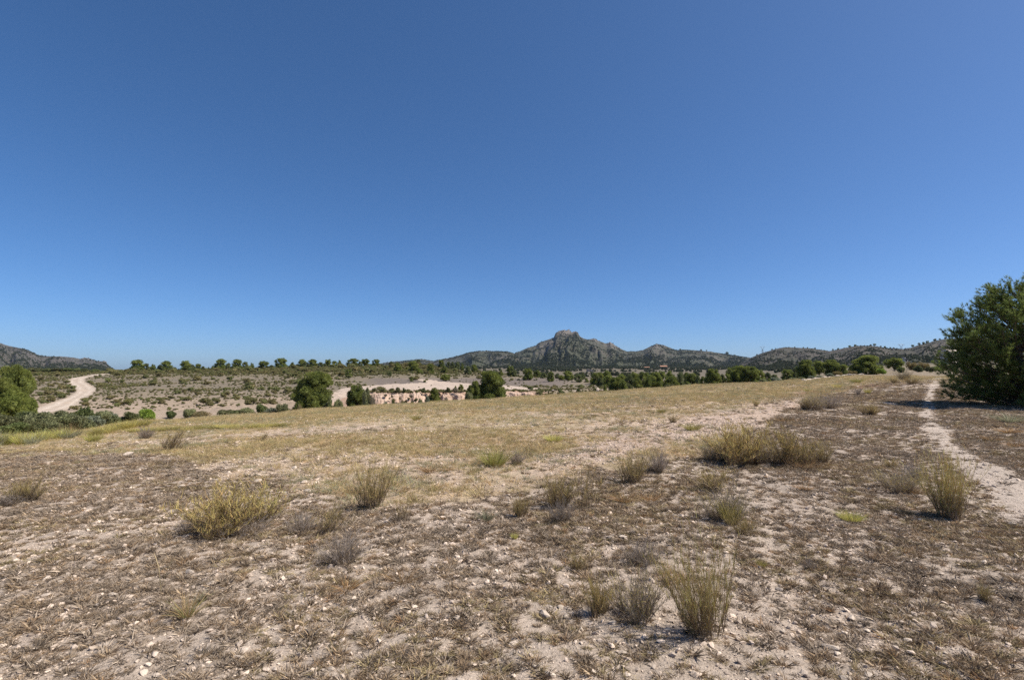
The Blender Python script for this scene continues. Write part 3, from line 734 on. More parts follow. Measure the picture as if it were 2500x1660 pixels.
SKY_TREES = [  # u, top, width, kind along the left hill's crest
 (336, 878, 33, 'round'), (358, 887, 15, 'grey'), (375, 889, 15, 'cone'), (391, 890, 16, 'round2'), (407, 881, 28, 'round'), (428, 896, 11, 'grey'), (455, 880.5, 27, 'wide'), (469, 890, 14, 'round2'), (485, 888, 17, 'round'), (497, 894, 9, 'grey'), (511, 896, 8, 'cone'), (521, 893, 11, 'cone'), (540, 876, 29, 'round'), (559, 886, 16, 'round2'), (580, 877, 27, 'round'), (599.5, 883, 15, 'grey'), (616, 886, 13, 'cone'), (645, 881, 23, 'umbrella'), (665, 891, 15, 'round2'), (686, 874, 30, 'round'), (715, 884, 15, 'cone'), (739, 877, 22, 'wide'), (749, 883, 21, 'round2'), (764, 877, 26, 'round'), (783, 884, 14, 'grey'), (793, 887, 15, 'round2'), (802, 877, 16, 'umbrella'), (817.5, 881, 15, 'round'), (830, 879, 13, 'cone'), (862, 875, 31, 'round'), (856, 887, 16, 'round2'), (880, 882, 12, 'grey'), (893, 876, 19, 'umbrella'), (903, 888, 12, 'cone'), (918, 877, 20, 'round'), (931, 889, 12, 'grey'), (957, 882, 15, 'round2'), (997, 884, 14, 'round'), (1022, 877, 17, 'round2'), (1077, 878, 16, 'round'), (1095, 883, 12, 'grey'), (1106, 883, 12, 'round2'), (1117, 883, 13, 'grey'), (1129, 886, 11, 'cone')]
for i, (u, vt, w, k) in enumerate(SKY_TREES):
    size = 'large' if w >= 26 else 'mid-sized' if w >= 15 else 'small'
    tree_px('pine_tree', k, u, vt, w, Y=200 + 5 * prng.uniform(-1, 1), label='%s pine on the hill skyline, %s counting from the pale track' % (size, ordinal(i)), group='pines along the skyline of the low hill')
HILL_TREES = [  # u, top, width, base row, kind
 (852.5, 901, 17, 920, 'round'), (952, 907, 12, 918, 'grey'), (971, 885, 20, 906, 'round'), (993, 896, 12, 906, 'light'), (1010, 881, 28, 907.5, 'wide'), (1025.5, 899.5, 16, 912, 'cone'), (1051.5, 888, 20, 912.5, 'round'), (1084, 891, 18, 911, 'cone'), (1088, 913, 25, 930, 'wide'), (1143, 894, 19, 915, 'grey'), (1158, 889.6, 16, 908, 'round'), (1223, 902.6, 12, 918, 'cone'), (1246.6, 892.7, 19, 918, 'round'), (1255, 902, 16, 919.5, 'round2'), (1288, 899, 26, 928, 'round'), (1311, 904, 20, 922.5, 'wide'), (1325.5, 909, 15, 923.5, 'round2'), (1344.6, 907, 20, 931.5, 'round'), (1360.6, 912, 12, 924, 'round2'), (1371, 915.5, 16, 928.5, 'wide'), (1386.5, 905, 28, 928, 'round'), (1411.6, 913, 24, 933, 'grey'), (1423, 910, 13, 927, 'round2'), (1431, 922, 13, 933.5, 'light'), (1445, 921.6, 15, 935.5, 'cone'), (1005.7, 922, 10, 931.5, 'light'), (1125, 937.6, 15, 951.5, 'light'), (1112, 944, 8, 951.5, 'light')]
HILL_TREES.sort()
for i, (u, vt, w, vb, k) in enumerate(HILL_TREES):
    kind = {'light': 'bright green young pine', 'grey': 'greyish pine', 'cone': 'narrow dark pine', 'wide': 'broad dark pine', 'round': 'round dark pine', 'round2': 'dull round pine'}[k]
    tree_px('pine_tree', k, u, vt, w, vb=vb, label='%s on the hillside below the mountain, %s from the left' % (kind, ordinal(i)), group='pines dotted over the hillside')
NEAR = [('big1', 766.5, 908.7, 96, 67, 'biggest mid-distance pine with a dark shadow, left of the pale ploughed strip', 'pines at the field edge'),
 ('big2', 872, 941, 48, 66.5, 'bushy pine standing at the left end of the pink bank', 'pines at the field edge'),
 ('big3', 1060.6, 947.5, 38, 70, 'small green pine in front of the middle of the pink bank', 'pines at the field edge'),
 ('big1', 1197, 907, 74, 70, 'tall dark green pine on the field edge below the mountain', 'pines at the field edge'),
 ('big2', 1158, 931, 40, 69, 'shorter pine pressed against the left side of the tall dark pine', 'pines at the field edge')]
for k, u, vt, w, Y, lb, g in NEAR: tree_px('pine_tree', k, u, vt, w, Y=Y, label=lb, group=g)
GROVE = [(1458, 909, 32, 122, 'round'), (1463.5, 921, 20, 104, 'round2'), (1479.5, 905, 28, 128, 'wide'), (1483, 916, 28, 108, 'round'), (1504, 921, 40, 92, 'big1'), (1516, 913, 28, 112, 'round'), (1533, 914, 28, 104, 'round2'), (1520, 928, 24, 90, 'wide'), (1549.6, 908, 28, 120, 'umbrella'), (1572.5, 908, 32, 112, 'round'), (1556, 922, 26, 100, 'round'), (1597, 909, 42, 102, 'big2'), (1580, 918, 24, 98, 'umbrella'), (1616, 906, 26, 124, 'round'), (1635, 906, 24, 130, 'wide'), (1641, 919, 34, 97, 'big1'), (1659, 907, 28, 118, 'round2'), (1675, 909, 22, 125, 'round'), (1688, 911, 32, 108, 'wide'), (1704, 915, 18, 106, 'round2'), (1718, 919, 22, 104, 'round'), (1738.5, 901, 36, 97, 'big2'), (1760, 913, 18, 112, 'round2'), (1776, 912, 28, 101, 'light'), (1785, 896, 28, 110, 'round'), (1803, 893, 44, 101, 'big1'), (1831, 894.5, 44, 100, 'big2'), (1852, 903, 26, 103, 'round'), (1870, 909, 22, 128, 'round2'), (1889, 914, 18, 130, 'grey'), (1752, 921, 18, 98, 'round')]
for i, (u, vt, w, Y, k) in enumerate(sorted(GROVE)):
    kind = {'light': 'bright young pine', 'grey': 'greyish pine', 'umbrella': 'flat-topped pine', 'wide': 'broad pine', 'round': 'round-crowned pine', 'round2': 'dull green pine', 'big1': 'large full-crowned pine', 'big2': 'large dark pine'}[k]
    tree_px('pine_tree', k, u, vt, w, Y=Y, label='%s in the dense grove behind the field, %s from the left' % (kind, ordinal(i)), group='pines of the grove behind the field')
RIGHT = [(1921, 901.6, 28, 108, 'round'), (1941, 894, 22, 112, 'round2'), (1967, 879, 40, 105, 'big1'), (1999, 880, 34, 112, 'umbrella'), (2030, 878.5, 38, 108, 'big2'), (2056, 889.5, 28, 106, 'round'), (2078, 891, 20, 118, 'round2'), (2113, 868, 66, 92, 'big1'), (2181, 873.5, 42, 98, 'umbrella')]
for i, (u, vt, w, Y, k) in enumerate(RIGHT):
    lb = {2113: 'widest dark pine of the right-hand row, standing alone', 2181: 'umbrella-shaped pine on a bare trunk above the footpath'}.get(u, 'dark pine in the right-hand clump below the brown hills, %s from the left' % ordinal(i))
    tree_px('pine_tree', k, u, vt, w, Y=Y, label=lb, group='pines of the right-hand row')
BRIGHT = [(1478, 953, 22, 83, 'low bright green pine at the left foot of the grove', 'light'), (1476, 940, 15, 86, 'yellowish young pine at the left corner of the grove', 'light'), (1543.5, 949, 14, 83, 'small bright pine in front of the grove middle', 'light'), (1566, 951, 22, 84, 'low green bush pine before the grove, right of centre', 'light'), (1677.5, 931, 18, 88, 'small bright round pine before the grove right half', 'light'), (1877, 924, 13, 90, 'lime green little pine beside the bluish shrubs', 'light'),
 (779, 979, 15, 64, 'light green seedling pine at the foot of the biggest mid-distance pine', 'light'), (1751, 931, 10, 90, 'tiny light pine under the tall square-shouldered pine', 'light')]
for u, vt, w, Y, lb, k in BRIGHT: tree_px('young_pine', k, u, vt, w, Y=Y, label=lb, group='young bright pines')
# pines at the left edge
tree_px('pine_tree', 'big1', 32, 895, 92, Y=44, label='dark round pine at the left edge below the grey mountain', group='pines at the left edge')
tree_px('pine_tree', 'biglight', 12, 924, 104, Y=34, label='yellow-green sunlit pine at the left picture edge', group='pines at the left edge')
tree_px('pine_tree', 'biglight', 62, 946, 52, Y=36, label='small yellow-green pine right of the sunlit edge pine', group='pines at the left edge')
# trees out of frame right and left of the view are left out

# ------------------------------------------------------------------ the large pine on the right
def large_pine():
    r = np.random.default_rng(77)
    Y0 = 20.0; X0 = (2494 - CU) / FPX * Y0; H = 4.8
    e = bpy.data.objects.new('large_pine', None); link(e); e.location = (X0, Y0, gz(X0, Y0))
    tag(e, 'large dark bushy pine casting a shadow on the footpath', 'tree')
    tz = np.linspace(-.1, H * .97, 9); tx = np.cumsum(r.normal(size=9) * .05); ty = np.cumsum(r.normal(size=9) * .05)
    tp = np.stack([tx - tx[0], ty - ty[0], tz], -1)
    tr = limb_chain(tp, np.linspace(.14, .02, 9), 8); put('trunk', make_mesh('trunk', *tr, M['bark'], None, True), e)
    limbs = []; P = []; D = []
    nb = 215
    for i in range(nb):
        zt = .2 + 4.45 * ((i + .5) / nb) ** .95; t = zt / 5.1; a = i * 2.399963 + r.normal() * .35
        env = float(np.interp(zt, [0, .5, 1.2, 2.4, 3.1, 3.7, 4.3, 4.8, 5.1], [2.0, 2.25, 2.3, 2.3, 2.2, 1.65, 1.05, .6, .3]))
        L = env * r.uniform(.70, 1.06)
        z = max(.15, zt - L * (.15 + .75 * t) + r.normal() * .1); z = min(z, tz[-1])
        b0 = np.array([np.interp(z, tz, tp[:, 0]), np.interp(z, tz, tp[:, 1]), z])
        d = np.array([math.cos(a) * L, math.sin(a) * L, zt - z]); d /= np.linalg.norm(d)
        q = np.linspace(0, 1, 6)
        pts = b0 + np.array([math.cos(a) * L, math.sin(a) * L, 0]) * q[:, None] + np.array([0, 0, zt - z]) * (q ** 1.5)[:, None] + np.cumsum(r.normal(size=(6, 3)) * .022 * L, 0)
        if i in (60, 66, 73): # low limbs reaching out to the left over the footpath
            tip = np.array([-3.2 + .25 * (i - 66) / 7, .3 * (i - 66) / 7, 1.55 + .3 * (i - 66) / 7]); pts = b0 * (1 - q[:, None]) + tip * q[:, None] + np.array([0, 0, .25]) * np.sin(np.pi * q)[:, None] * -.6; d = unit((tip - b0)[None])[0]; L = 3.4
        pts[:, 2] = np.maximum(pts[:, 2], .12)
        limbs.append(limb_chain(pts, np.linspace(.03 + .02 * (1 - t), .006, 6), 5))
        ns = int(4 + 4 * L)
        for s_ in range(ns):
            f = r.uniform(.30, 1.0); k = min(4, int(f * 5)); p0 = pts[k] + (pts[k + 1] - pts[k]) * (f * 5 - k)
            sd = unit((d * .8 + r.normal(size=3) * .6 + [0, 0, .35])[None])[0]; sl = r.uniform(.18, .5) * (1.15 - .4 * f)
            p1 = p0 + sd * sl + [0, 0, .10 * sl]
            limbs.append(prism(p0[None], p1[None], np.array([.009]), np.array([.004]), 3))
            m = int(5 + sl * 12)
            g = r.uniform(.25, 1.05, m)
            P.append(p0 + (p1 - p0) * g[:, None] + r.normal(size=(m, 3)) * .035); D.append(np.tile(sd + [0, 0, .55], (m, 1)) + r.normal(size=(m, 3)) * .35)
        for s_ in range(7):
            sd = unit((d * .9 + r.normal(size=3) * .45 + [0, 0, .55])[None])[0]; sl = r.uniform(.25, .55); p0 = pts[5] - (pts[5] - pts[4]) * r.uniform(0, .8); m = 9; g = r.uniform(.1, 1.0, m)
            P.append(p0 + sd * sl * g[:, None] + r.normal(size=(m, 3)) * .015); D.append(np.tile(sd * 1.6, (m, 1)) + r.normal(size=(m, 3)) * .3); limbs.append(prism(p0[None], (p0 + sd * sl)[None], np.array([.007]), np.array([.003]), 3))
        g = r.uniform(.45, 1.02, 16); kk = np.minimum(4, (g * 5).astype(int)); P.append(pts[kk] + (pts[kk + 1] - pts[kk]) * (g * 5 - kk)[:, None] + r.normal(size=(16, 3)) * .05); D.append(np.tile(d + [0, 0, .4], (16, 1)))
    LV, LF = join(limbs); put('limbs', make_mesh('limbs', LV, LF, M['bark'], None, True), e)
    P = np.vstack(P); D = np.vstack(D)
    V, F, per = tufts(P, D, 9, .12, .012, r, .7)
    c = tuft_col(len(P), per, [(.15, .20, .055), (.175, .225, .06), (.20, .24, .062), (.13, .175, .05)], r, .2)
    put('crown', make_mesh('crown', V, F, M['pine'], c), e)
    print('large pine tufts', len(P), 'tris', len(F))
large_pine()

# ------------------------------------------------------------------ shrubs
SH = {'olive': [shrub_mesh(31, OLIVE), shrub_mesh(32, OLIVE, lobes=7)], 'green': [shrub_mesh(33, [(.17, .20, .07), (.19, .21, .075), (.14, .175, .06)]), shrub_mesh(34, [(.18, .195, .08), (.15, .175, .07)], lobes=7)],
      'lime': [shrub_mesh(35, [(.27, .36, .06), (.24, .32, .065)], core=.6)], 'blue': [shrub_mesh(36, [(.23, .25, .165), (.26, .275, .19)])],
      'dark': [shrub_mesh(37, [(.155, .17, .07), (.175, .185, .08)]), shrub_mesh(38, [(.165, .165, .075), (.145, .16, .068)], lobes=6)],
      'dry': [shrub_mesh(39, [(.28, .225, .11), (.23, .20, .10), (.30, .22, .11)], core=.5, W=.018, L=.09), shrub_mesh(40, [(.24, .21, .15), (.27, .23, .16)], core=.5, W=.018, L=.09)],
      'tan': [shrub_mesh(41, [(.36, .28, .11), (.32, .25, .10), (.28, .24, .09)], core=.55, W=.016, L=.12)]}
srng = random.Random(9)
def shrub(kind, X, Y, w, h, label, group=None, z=None, name='shrub', rz=None):
    o = put(name, srng.choice(SH[kind]), None, (X, Y, (gz(X, Y) if z is None else z) - .03 * h), srng.uniform(0, 6.28) if rz is None else rz, (w, w, h))
    return tag(o, label, 'shrub', group)
def shrub_px(kind, u, vt, w, Y, label, group=None, hmin=.25):
    X = (u - CU) / FPX * Y; z = gz(X, Y); h = max(hmin, zof(vt, Y) - z)
    return shrub(kind, X, Y, w / FPX * Y, h, label, group, z)
HEDGE = [('dark', 15, 1008, 70, 30.0, 'darkest hedge shrub at the picture edge'), ('green', 60, 1002, 78, 31.0, 'bushy green hedge shrub under the sunlit pine'), ('olive', 108, 1004, 74, 31.0, 'grey-green hedge shrub below the lower end of the track'), ('dark', 88, 1022, 50, 29.0, 'small dark shrub at the front of the hedge'), ('olive', 150, 1000, 70, 33.5, 'tallest grey-green hedge shrub beneath the track'), ('green', 200, 993, 58, 35.5, 'yellowish green hedge shrub right below the track bend'), ('olive', 190, 1008, 66, 33.0, 'broad grey-green shrub in the hedge middle'), ('blue', 222, 1014, 64, 34.5, 'bluish grey shrub in the right half of the hedge'), ('olive', 258, 1001, 66, 37.0, 'rounded grey-green shrub second from the hedge right end'), ('blue', 275, 1008, 46, 37.5, 'pale bluish shrub near the hedge right end'), ('dark', 318, 1003, 42, 39.0, 'dark grey-green shrub closing the hedge on the right'), ('green', 40, 1030, 60, 27.5, 'low green shrub before the dark hedge shrub'), ('olive', 130, 1028, 54, 30.0, 'low olive shrub in front of the hedge')]
for k, u, vt, w, Y, lb in HEDGE: shrub_px(k, u, vt, w, Y, lb, 'shrubs of the hedge on the left')
shrub_px('lime', 365, 996, 34, 44, 'bright lime green bush at the right end of the hedge')
CREST_B = [(20, 897, 26), (86, 897, 30), (120, 899, 34), (150, 898, 30), (178, 899, 36), (205, 900, 34), (232, 901, 26)]
for i, (u, vt, w) in enumerate(CREST_B): shrub_px('dark' if i % 2 else 'green', u, vt, w, 196, 'low dark bush on the crest left of the track, %s from the left' % ordinal(i), 'bushes on the left crest')
for i in range(34):
    u = 318 + i * 19.5 + srng.uniform(-8, 8); shrub_px(srng.choice(['dark', 'green', 'olive']), u, np.interp(u, [318, 640, 1000], [899, 894.5, 888]) + srng.uniform(-2, 3.5), srng.uniform(9, 20), 201 + srng.uniform(-5, 3), 'bush filling the gaps of the skyline pines, %s counting from the track' % ordinal(i), 'bushes between the skyline pines')
FAR_SH = [('blue', 1888, 921, 30, 95, 'bluish grey-green shrub at the far field corner'), ('olive', 1862, 924, 22, 92, 'olive shrub right of the grove end'), ('dark', 1903, 929, 13, 84, 'small dark shrub on the far field border'), ('olive', 1956, 920, 16, 86, 'olive shrub left of the row of small olives'), ('blue', 1980, 917, 18, 86, 'first small grey olive of the terrace row'), ('blue', 2001, 916, 18, 85, 'second small grey olive of the terrace row'), ('blue', 2022, 911, 19, 85, 'third small grey olive of the terrace row'), ('tan', 2044, 905, 21, 85, 'yellow-green bush at the end of the small olives'), ('tan', 2078, 904, 20, 84, 'yellowish bush under the widest right-hand pine'), ('lime', 2150, 899, 20, 80, 'lime and yellow bush between the two right-hand pines'), ('tan', 2225, 882, 24, 95, 'yellow bush left of the umbrella pine gap'), ('tan', 2254, 883, 26, 92, 'yellow-green bush above the footpath end'), ('dark', 2270, 894, 20, 70, 'dark low bush beside the footpath end'), ('green', 2240, 892, 22, 84, 'green bush behind the round grey shrub'), ('olive', 2290, 893, 26, 80, 'olive bush behind the young pine'), ('green', 2200, 896, 20, 86, 'green bush right of the umbrella pine'), ('olive', 1935, 921, 18, 90, 'grey-green bush left of the terrace olives'), ('green', 1916, 926, 18, 87, 'green bush by the pale boulder'),
  ('dark', 1635, 937, 26, 82, 'dark scrub on the grove front edge'), ('dry', 1610, 943, 26, 81, 'brownish scrub before the grove'), ('olive', 1590, 946, 24, 80, 'olive scrub in front of the grove'), ('green', 1370, 950, 16, 84, 'green shrub on the pale scarp'), ('green', 1412, 947, 14, 86, 'bright green shrub right of the pale scarp')]
for k, u, vt, w, Y, lb in FAR_SH: shrub_px(k, u, vt, w, Y, lb, 'shrubs along the far field border')
# shrub-sized plants dotted on the pink bank
BANK_SH = [(943, 965, 8), (958, 967, 6), (963, 976, 8), (985, 982, 9), (978, 972, 6), (975, 985, 7), (1006, 984, 12), (1016, 975, 9), (1004, 967, 9), (992, 979, 7), (1026, 984, 7), (972, 951, 13), (988, 951, 10), (935, 953, 9), (900, 953, 10), (915, 952, 12), (1036, 953, 14), (1092, 952, 14), (1112, 953, 14), (1004, 956, 7), (952, 972, 5), (999, 973, 6)]
for i, (u, v, w) in enumerate(sorted(BANK_SH)):
    Y = 69.6 + (990 - v) / 34 * 2.6 if v > 956 else 73.2
    z = zof(v + w * .45, Y)
    shrub('dark' if i % 3 else 'dry', (u - CU) / FPX * Y, Y, w / FPX * Y, w / FPX * Y * .95, 'small dark shrub on the pink bank, %s from the left' % ordinal(i), 'shrubs dotted on the pink bank', z)
for i, (k, u, v, w, h) in enumerate(sorted([('blue', 660, 1010, 40, 16), ('dark', 700, 1006, 34, 14), ('dry', 735, 1002, 18, 16), ('olive', 690, 995, 30, 12), ('green', 640, 1001, 30, 16), ('dark', 555, 1012, 46, 14), ('green', 590, 1012, 40, 13), ('olive', 610, 1007, 34, 14), ('dark', 800, 995, 30, 12), ('dry', 826, 992, 22, 12), ('blue', 940, 992, 20, 13), ('dark', 897, 994, 20, 12), ('olive', 830, 982, 24, 10), ('green', 810, 974, 18, 10), ('dry', 500, 1016, 40, 14), ('olive', 470, 1010, 30, 14), ('green', 420, 1016, 30, 14), ('olive', 898, 966, 22, 22), ('dry', 910, 974, 16, 16), ('blue', 1042, 978, 16, 14), ('olive', 1026, 982, 14, 11), ('dark', 960, 983, 14, 10), ('dry', 985, 984, 12, 9), ('olive', 1144, 974, 20, 18), ('dry', 1090, 978, 14, 10)], key=lambda q: q[1])):
    Y = 64; X = (u - CU) / FPX * Y; z = zof(v, Y)
    shrub(k, X, Y, w / FPX * Y, max(.4, h / FPX * Y) + max(0, z - gz(X, Y)), 'low scrub bush in the gully behind the field edge, %s from the left' % ordinal(i), 'scrub in the gully at the field edge', gz(X, Y))

# hillside dwarf shrubs: the largest as things, the rest as one mass
def hill_points(n, seed):
    r = np.random.default_rng(seed); Y = np.sqrt(r.uniform(70**2, 205**2, n)); s = r.uniform(-1.12, .22, n); X = s * Y
    Z = ground(X, Y); zz = zones(X, Y, Z); u, v = zz['u'], zz['v']
    den = .10 + .55 * smooth(-.1, .45, fbm(X * .045, Y * .09, 91, 4)) + .7 * smooth(920, 908, v)
    den = np.where((v > 950) & (u < 800), np.maximum(den, .34), den); den *= 1 - .93 * (poly_in(u, v, PLOUGH)); den *= 1 - smooth(.0, .3, zz['track'])
    br = smooth(919, 924, v) * smooth(948, 940, v) * smooth(860, 910, u) * (Y > 95); den *= 1 - .9 * br
    den *= smooth(.5, 2.5, Y - KY[:, 8].min()) * (Y > np.interp(s, CS, KY[:, 8]) + .8)
    k = r.uniform(size=n) < den
    return X[k], Y[k], Z[k], v[k]
hx, hy, hz_, hv = hill_points(48000, 3)
hr = np.random.default_rng(4)
sz = np.clip(hr.lognormal(-.95, .5, len(hx)), .15, 1.7) * (1 + .004 * (hy - 70))
app = sz / hy; order = np.argsort(-app); big = order[:240]; rest = order[240:]
DW = [shrub_mesh(51, [(.235, .215, .09), (.205, .195, .08), (.26, .23, .095)], lobes=5, per=60, k=3, L=.10, W=.05), shrub_mesh(52, [(.27, .23, .10), (.23, .20, .09)], lobes=5, per=60, k=3, L=.10, W=.05), shrub_mesh(53, [(.21, .22, .085), (.23, .235, .09)], lobes=4, per=60, k=3, L=.10, W=.05)]
dwarfs = []
for i in big:
    o = put('dwarf_shrub', DW[int(hr.integers(0, 3))], None, (hx[i], hy[i], hz_[i] - .04), hr.uniform(0, 6.28), (sz[i] * 1.1, sz[i] * 1.1, sz[i] * hr.uniform(.5, .75)))
    tag(o, 'low olive green dwarf shrub scattered on the dry hillside', 'shrub', 'dwarf shrubs scattered on the hillside'); dwarfs.append(o)
nr_ = len(rest)
fu = np.concatenate([hr.uniform(870, 1070, 260), hr.uniform(1070, 1160, 110), hr.uniform(1150, 1250, 330), hr.uniform(1240, 1330, 130), hr.uniform(1310, 1480, 420)])
fs_ = (fu - CU) / FPX; top = np.interp(fs_, CS, KY[:, 8]); ft = np.concatenate([hr.uniform(-2.3, 1.4, 370), hr.uniform(-4.5, 1.5, 330), hr.uniform(.2, 1.8, 130), hr.uniform(-5, 3, 420)])
fy = top + ft; fx = fs_ * fy; fz = ground(fx, fy) + .02; fz = np.where((fu > 885) & (fu < 1150) & (ft < .6), np.maximum(fz, zof(958.5, 73.0)), fz); fsz = hr.uniform(.25, .75, len(fu))
hx = np.r_[hx, fx]; hy = np.r_[hy, fy]; hz_ = np.r_[hz_, fz]; sz = np.r_[sz, fsz]; rest = np.r_[rest, np.arange(len(hx) - len(fx), len(hx))]; nr_ = len(rest)
scatter('hillside_scrub', 'thin olive scrub covering the dry hillside', np.stack([hx, hy, hz_ - .04], -1)[rest], rnd_rot(nr_, .05), np.stack([sz[rest], sz[rest], sz[rest] * .6], -1) * .8, hr.integers(0, 3, nr_), DW)

# far woods on the mountains and the plain: one mass each
FT = []
for q in range(4):
    FT.append(shrub_mesh(60 + q, [(.074, .084, .043), (.084, .094, .048), (.066, .076, .04)], lobes=4, per=16, k=3, L=.28, W=.2))
def range_wood(name, label, key, n, seed, tmin=.02, tpow=1.3, size=(2.2, 5.0), dens=None, umin=None, umax=None):
    surf, us, rv = RANGES[key]; r = np.random.default_rng(seed)
    U = r.uniform(umin or us[0], umax or us[-1], n); T = tmin + (1.0 - tmin) * r.uniform(0, 1, n) ** tpow
    Yv, Z = surf(U, T, U); X = (U - CU) / FPX * Yv
    k = r.uniform(size=n) < smooth(-.35, .35, fbm(X * .006, Yv * .006, seed, 4) + .6 * (.42 - T)) * .95 + .05
    U, T, Yv, Z, X = U[k], T[k], Yv[k], Z[k], X[k]; n = len(X)
    s = r.uniform(size[0], size[1], n) * np.where(r.uniform(size=n) > .88, 1.35, 1)
    scatter(name, label, np.stack([X, Yv, Z - .1 * s], -1), rnd_rot(n, .05), np.stack([s, s, s * r.uniform(.6, 1.0, n)], -1), r.integers(0, 4, n), FT)
range_wood('mountain_wood', 'dark pine wood and scrub on the central mountain', 'mountain', 70000, 71, size=(1.8, 4.6))
range_wood('grey_mountain_scrub', 'sparse scrub on the grey mountain', 'grey_mountain', 12000, 72, size=(1.5, 3.8), umin=-60)
range_wood('brown_hill_scrub', 'scrub and small pines on the low brown hill', 'brown_hill', 16000, 73, size=(1.0, 2.8))
range_wood('scrub_hill_wood', 'scrub and small pines on the long scrub hill', 'scrub_hill', 20000, 74, size=(.9, 2.5), umin=1960, umax=2600)
# skyline pines of the hills one can tell apart
FARK = ['round', 'round2', 'umbrella', 'grey', 'wide']
RIDGE = [('mountain', 1661, 5), ('mountain', 1712, 6), ('mountain', 1725, 5), ('mountain', 1775, 9), ('mountain', 1794, 4), ('brown_hill', 1848, 5), ('brown_hill', 1885, 5), ('brown_hill', 1894, 4), ('brown_hill', 1941, 4), ('brown_hill', 1962, 4), ('brown_hill', 1972, 4), ('brown_hill', 1990, 5), ('scrub_hill', 2034, 6), ('scrub_hill', 2047, 6), ('scrub_hill', 2075, 7), ('scrub_hill', 2089, 7), ('scrub_hill', 2127, 6), ('scrub_hill', 2136, 9), ('scrub_hill', 2151, 5), ('scrub_hill', 2161, 6), ('scrub_hill', 2174, 5), ('scrub_hill', 2183, 5), ('scrub_hill', 2229, 9), ('scrub_hill', 2245, 8), ('scrub_hill', 2256, 8), ('scrub_hill', 2266, 9), ('scrub_hill', 2284, 8), ('scrub_hill', 2296, 6), ('scrub_hill', 2310, 7)]
for i, (key, u, w) in enumerate(RIDGE):
    surf, us, rv = RANGES[key]; Yv, Z = surf(np.array([u]), np.array([1.0]), np.array([float(u)])); Yv, Z = float(Yv[0]), float(Z[0])
    d = w / FPX * Yv
    place_tree('distant_pine', FARK[i % 5], (u - CU) / FPX * Yv, Yv, d * .85, d * .68, 'tiny distant pine on the ridge line right of the peak, %s from the left' % ordinal(i), 'tree', 'distant pines on the ridge line', Z - .3)
# trees at the foot of the mountain and on the plain
pr = np.random.default_rng(81); n = 5200
Yp = 280 + 980 * pr.uniform(0, 1, n) ** .6; sp = pr.uniform(-.18, .62, n); Xp = sp * Yp; Zp = ground(Xp, Yp)
kk = (fbm(Xp * .008, Yp * .008, 5, 3) + .9 * smooth(700, 1100, Yp) - .25) > 0; Xp, Yp, Zp = Xp[kk], Yp[kk], Zp[kk]; n = len(Xp); sz2 = pr.uniform(1.2, 5, n)
scatter('plain_wood', 'far-off trees and scrub on the plain before the mountain', np.stack([Xp, Yp, Zp - .2], -1), rnd_rot(n, .05), np.stack([sz2, sz2, sz2 * .8], -1), pr.integers(0, 4, n), FT)

# ------------------------------------------------------------------ distant buildings, pylons, wall, boulders
def box(x0, x1, y0, y1, z0, z1):
    V = np.array([(x, y, z) for z in (z0, z1) for x, y in ((x0, y0), (x1, y0), (x1, y1), (x0, y1))], float)
    F = np.array([(0, 3, 2, 1), (4, 5, 6, 7), (0, 1, 5, 4), (1, 2, 6, 5), (2, 3, 7, 6), (3, 0, 4, 7)])
    return V, F
M['wall_o'] = plain_mat('ochre_plaster', (.52, .33, .20), .08, 1.5); M['wall_p'] = plain_mat('pale_plaster', (.58, .50, .42), .1, 1.2); M['roof'] = plain_mat('clay_tiles', (.36, .19, .12), .12, 3)
M['dark'] = plain_mat('dark_opening', (.03, .028, .025), .05, 3); M['steel'] = plain_mat('galvanised_steel', (.30, .32, .34), .05, 3, .5); M['ruin'] = plain_mat('rubble_wall', (.40, .34, .29), .2, 1.5)
def house(name, label, u, v, Y, w, d, h, wall, roofh=1.6, ruin=False, rz=0., pale=False):
    X = (u - CU) / FPX * Y; e = bpy.data.objects.new(name, None); link(e)
    e.location = (X, Y, max(gz(X, Y), zof(v, Y)) - .05); e.rotation_euler = (0, 0, rz); tag(e, label, 'house')
    zb = gz(X, Y) - e.location.z - 1.5
    put('wall', make_mesh('wall', *box(-w / 2, w / 2, -d / 2, d / 2, min(-1, zb), h), wall), e)
    if ruin:
        put('broken_wall', make_mesh('broken_wall', *box(-w * .5, -w * .2, -d / 2 - .15, d / 2 + .15, h - .3, h + 1.1), wall), e)
    else:
        V = np.array([(-w / 2 - .4, -d / 2 - .4, h), (w / 2 + .4, -d / 2 - .4, h), (w / 2 + .4, d / 2 + .4, h), (-w / 2 - .4, d / 2 + .4, h), (-w / 2 - .4, 0, h + roofh), (w / 2 + .4, 0, h + roofh)])
        put('roof', make_mesh('roof', V, [np.array([(0, 1, 5, 4), (2, 3, 4, 5), (3, 2, 1, 0)]), np.array([(0, 4, 3), (1, 2, 5)])], M['wall_p'] if pale else M['roof']), e)
    put('door', make_mesh('door', *box(-.6, .6, -d / 2 - .06, -d / 2 + .05, 0, 2.1), M['dark']), e)
    for x in (-w * .32, w * .32): put('window', make_mesh('window', *box(x - .5, x + .5, -d / 2 - .06, -d / 2 + .05, 1.2, 2.3), M['dark']), e)
    return e
house('farmhouse', 'ochre farmhouse with a tiled roof among trees at the mountain foot', 1619, 899, 1000, 13, 8, 3.6, M['wall_o'])
house('farm_shed', 'low pale shed left of the ochre farmhouse', 1578, 901, 960, 10, 6, 2.4, M['wall_p'], 1.0)
house('ruined_house', 'roofless pale ruin on the plain under the peak', 1440, 908, 640, 8, 5, 2.6, M['ruin'], ruin=True)
house('gabled_house', 'pale gabled house partly hidden behind the large pine', 2318, 866, 300, 7, 6, 1.6, M['wall_p'], 1.7, rz=.35, pale=True)
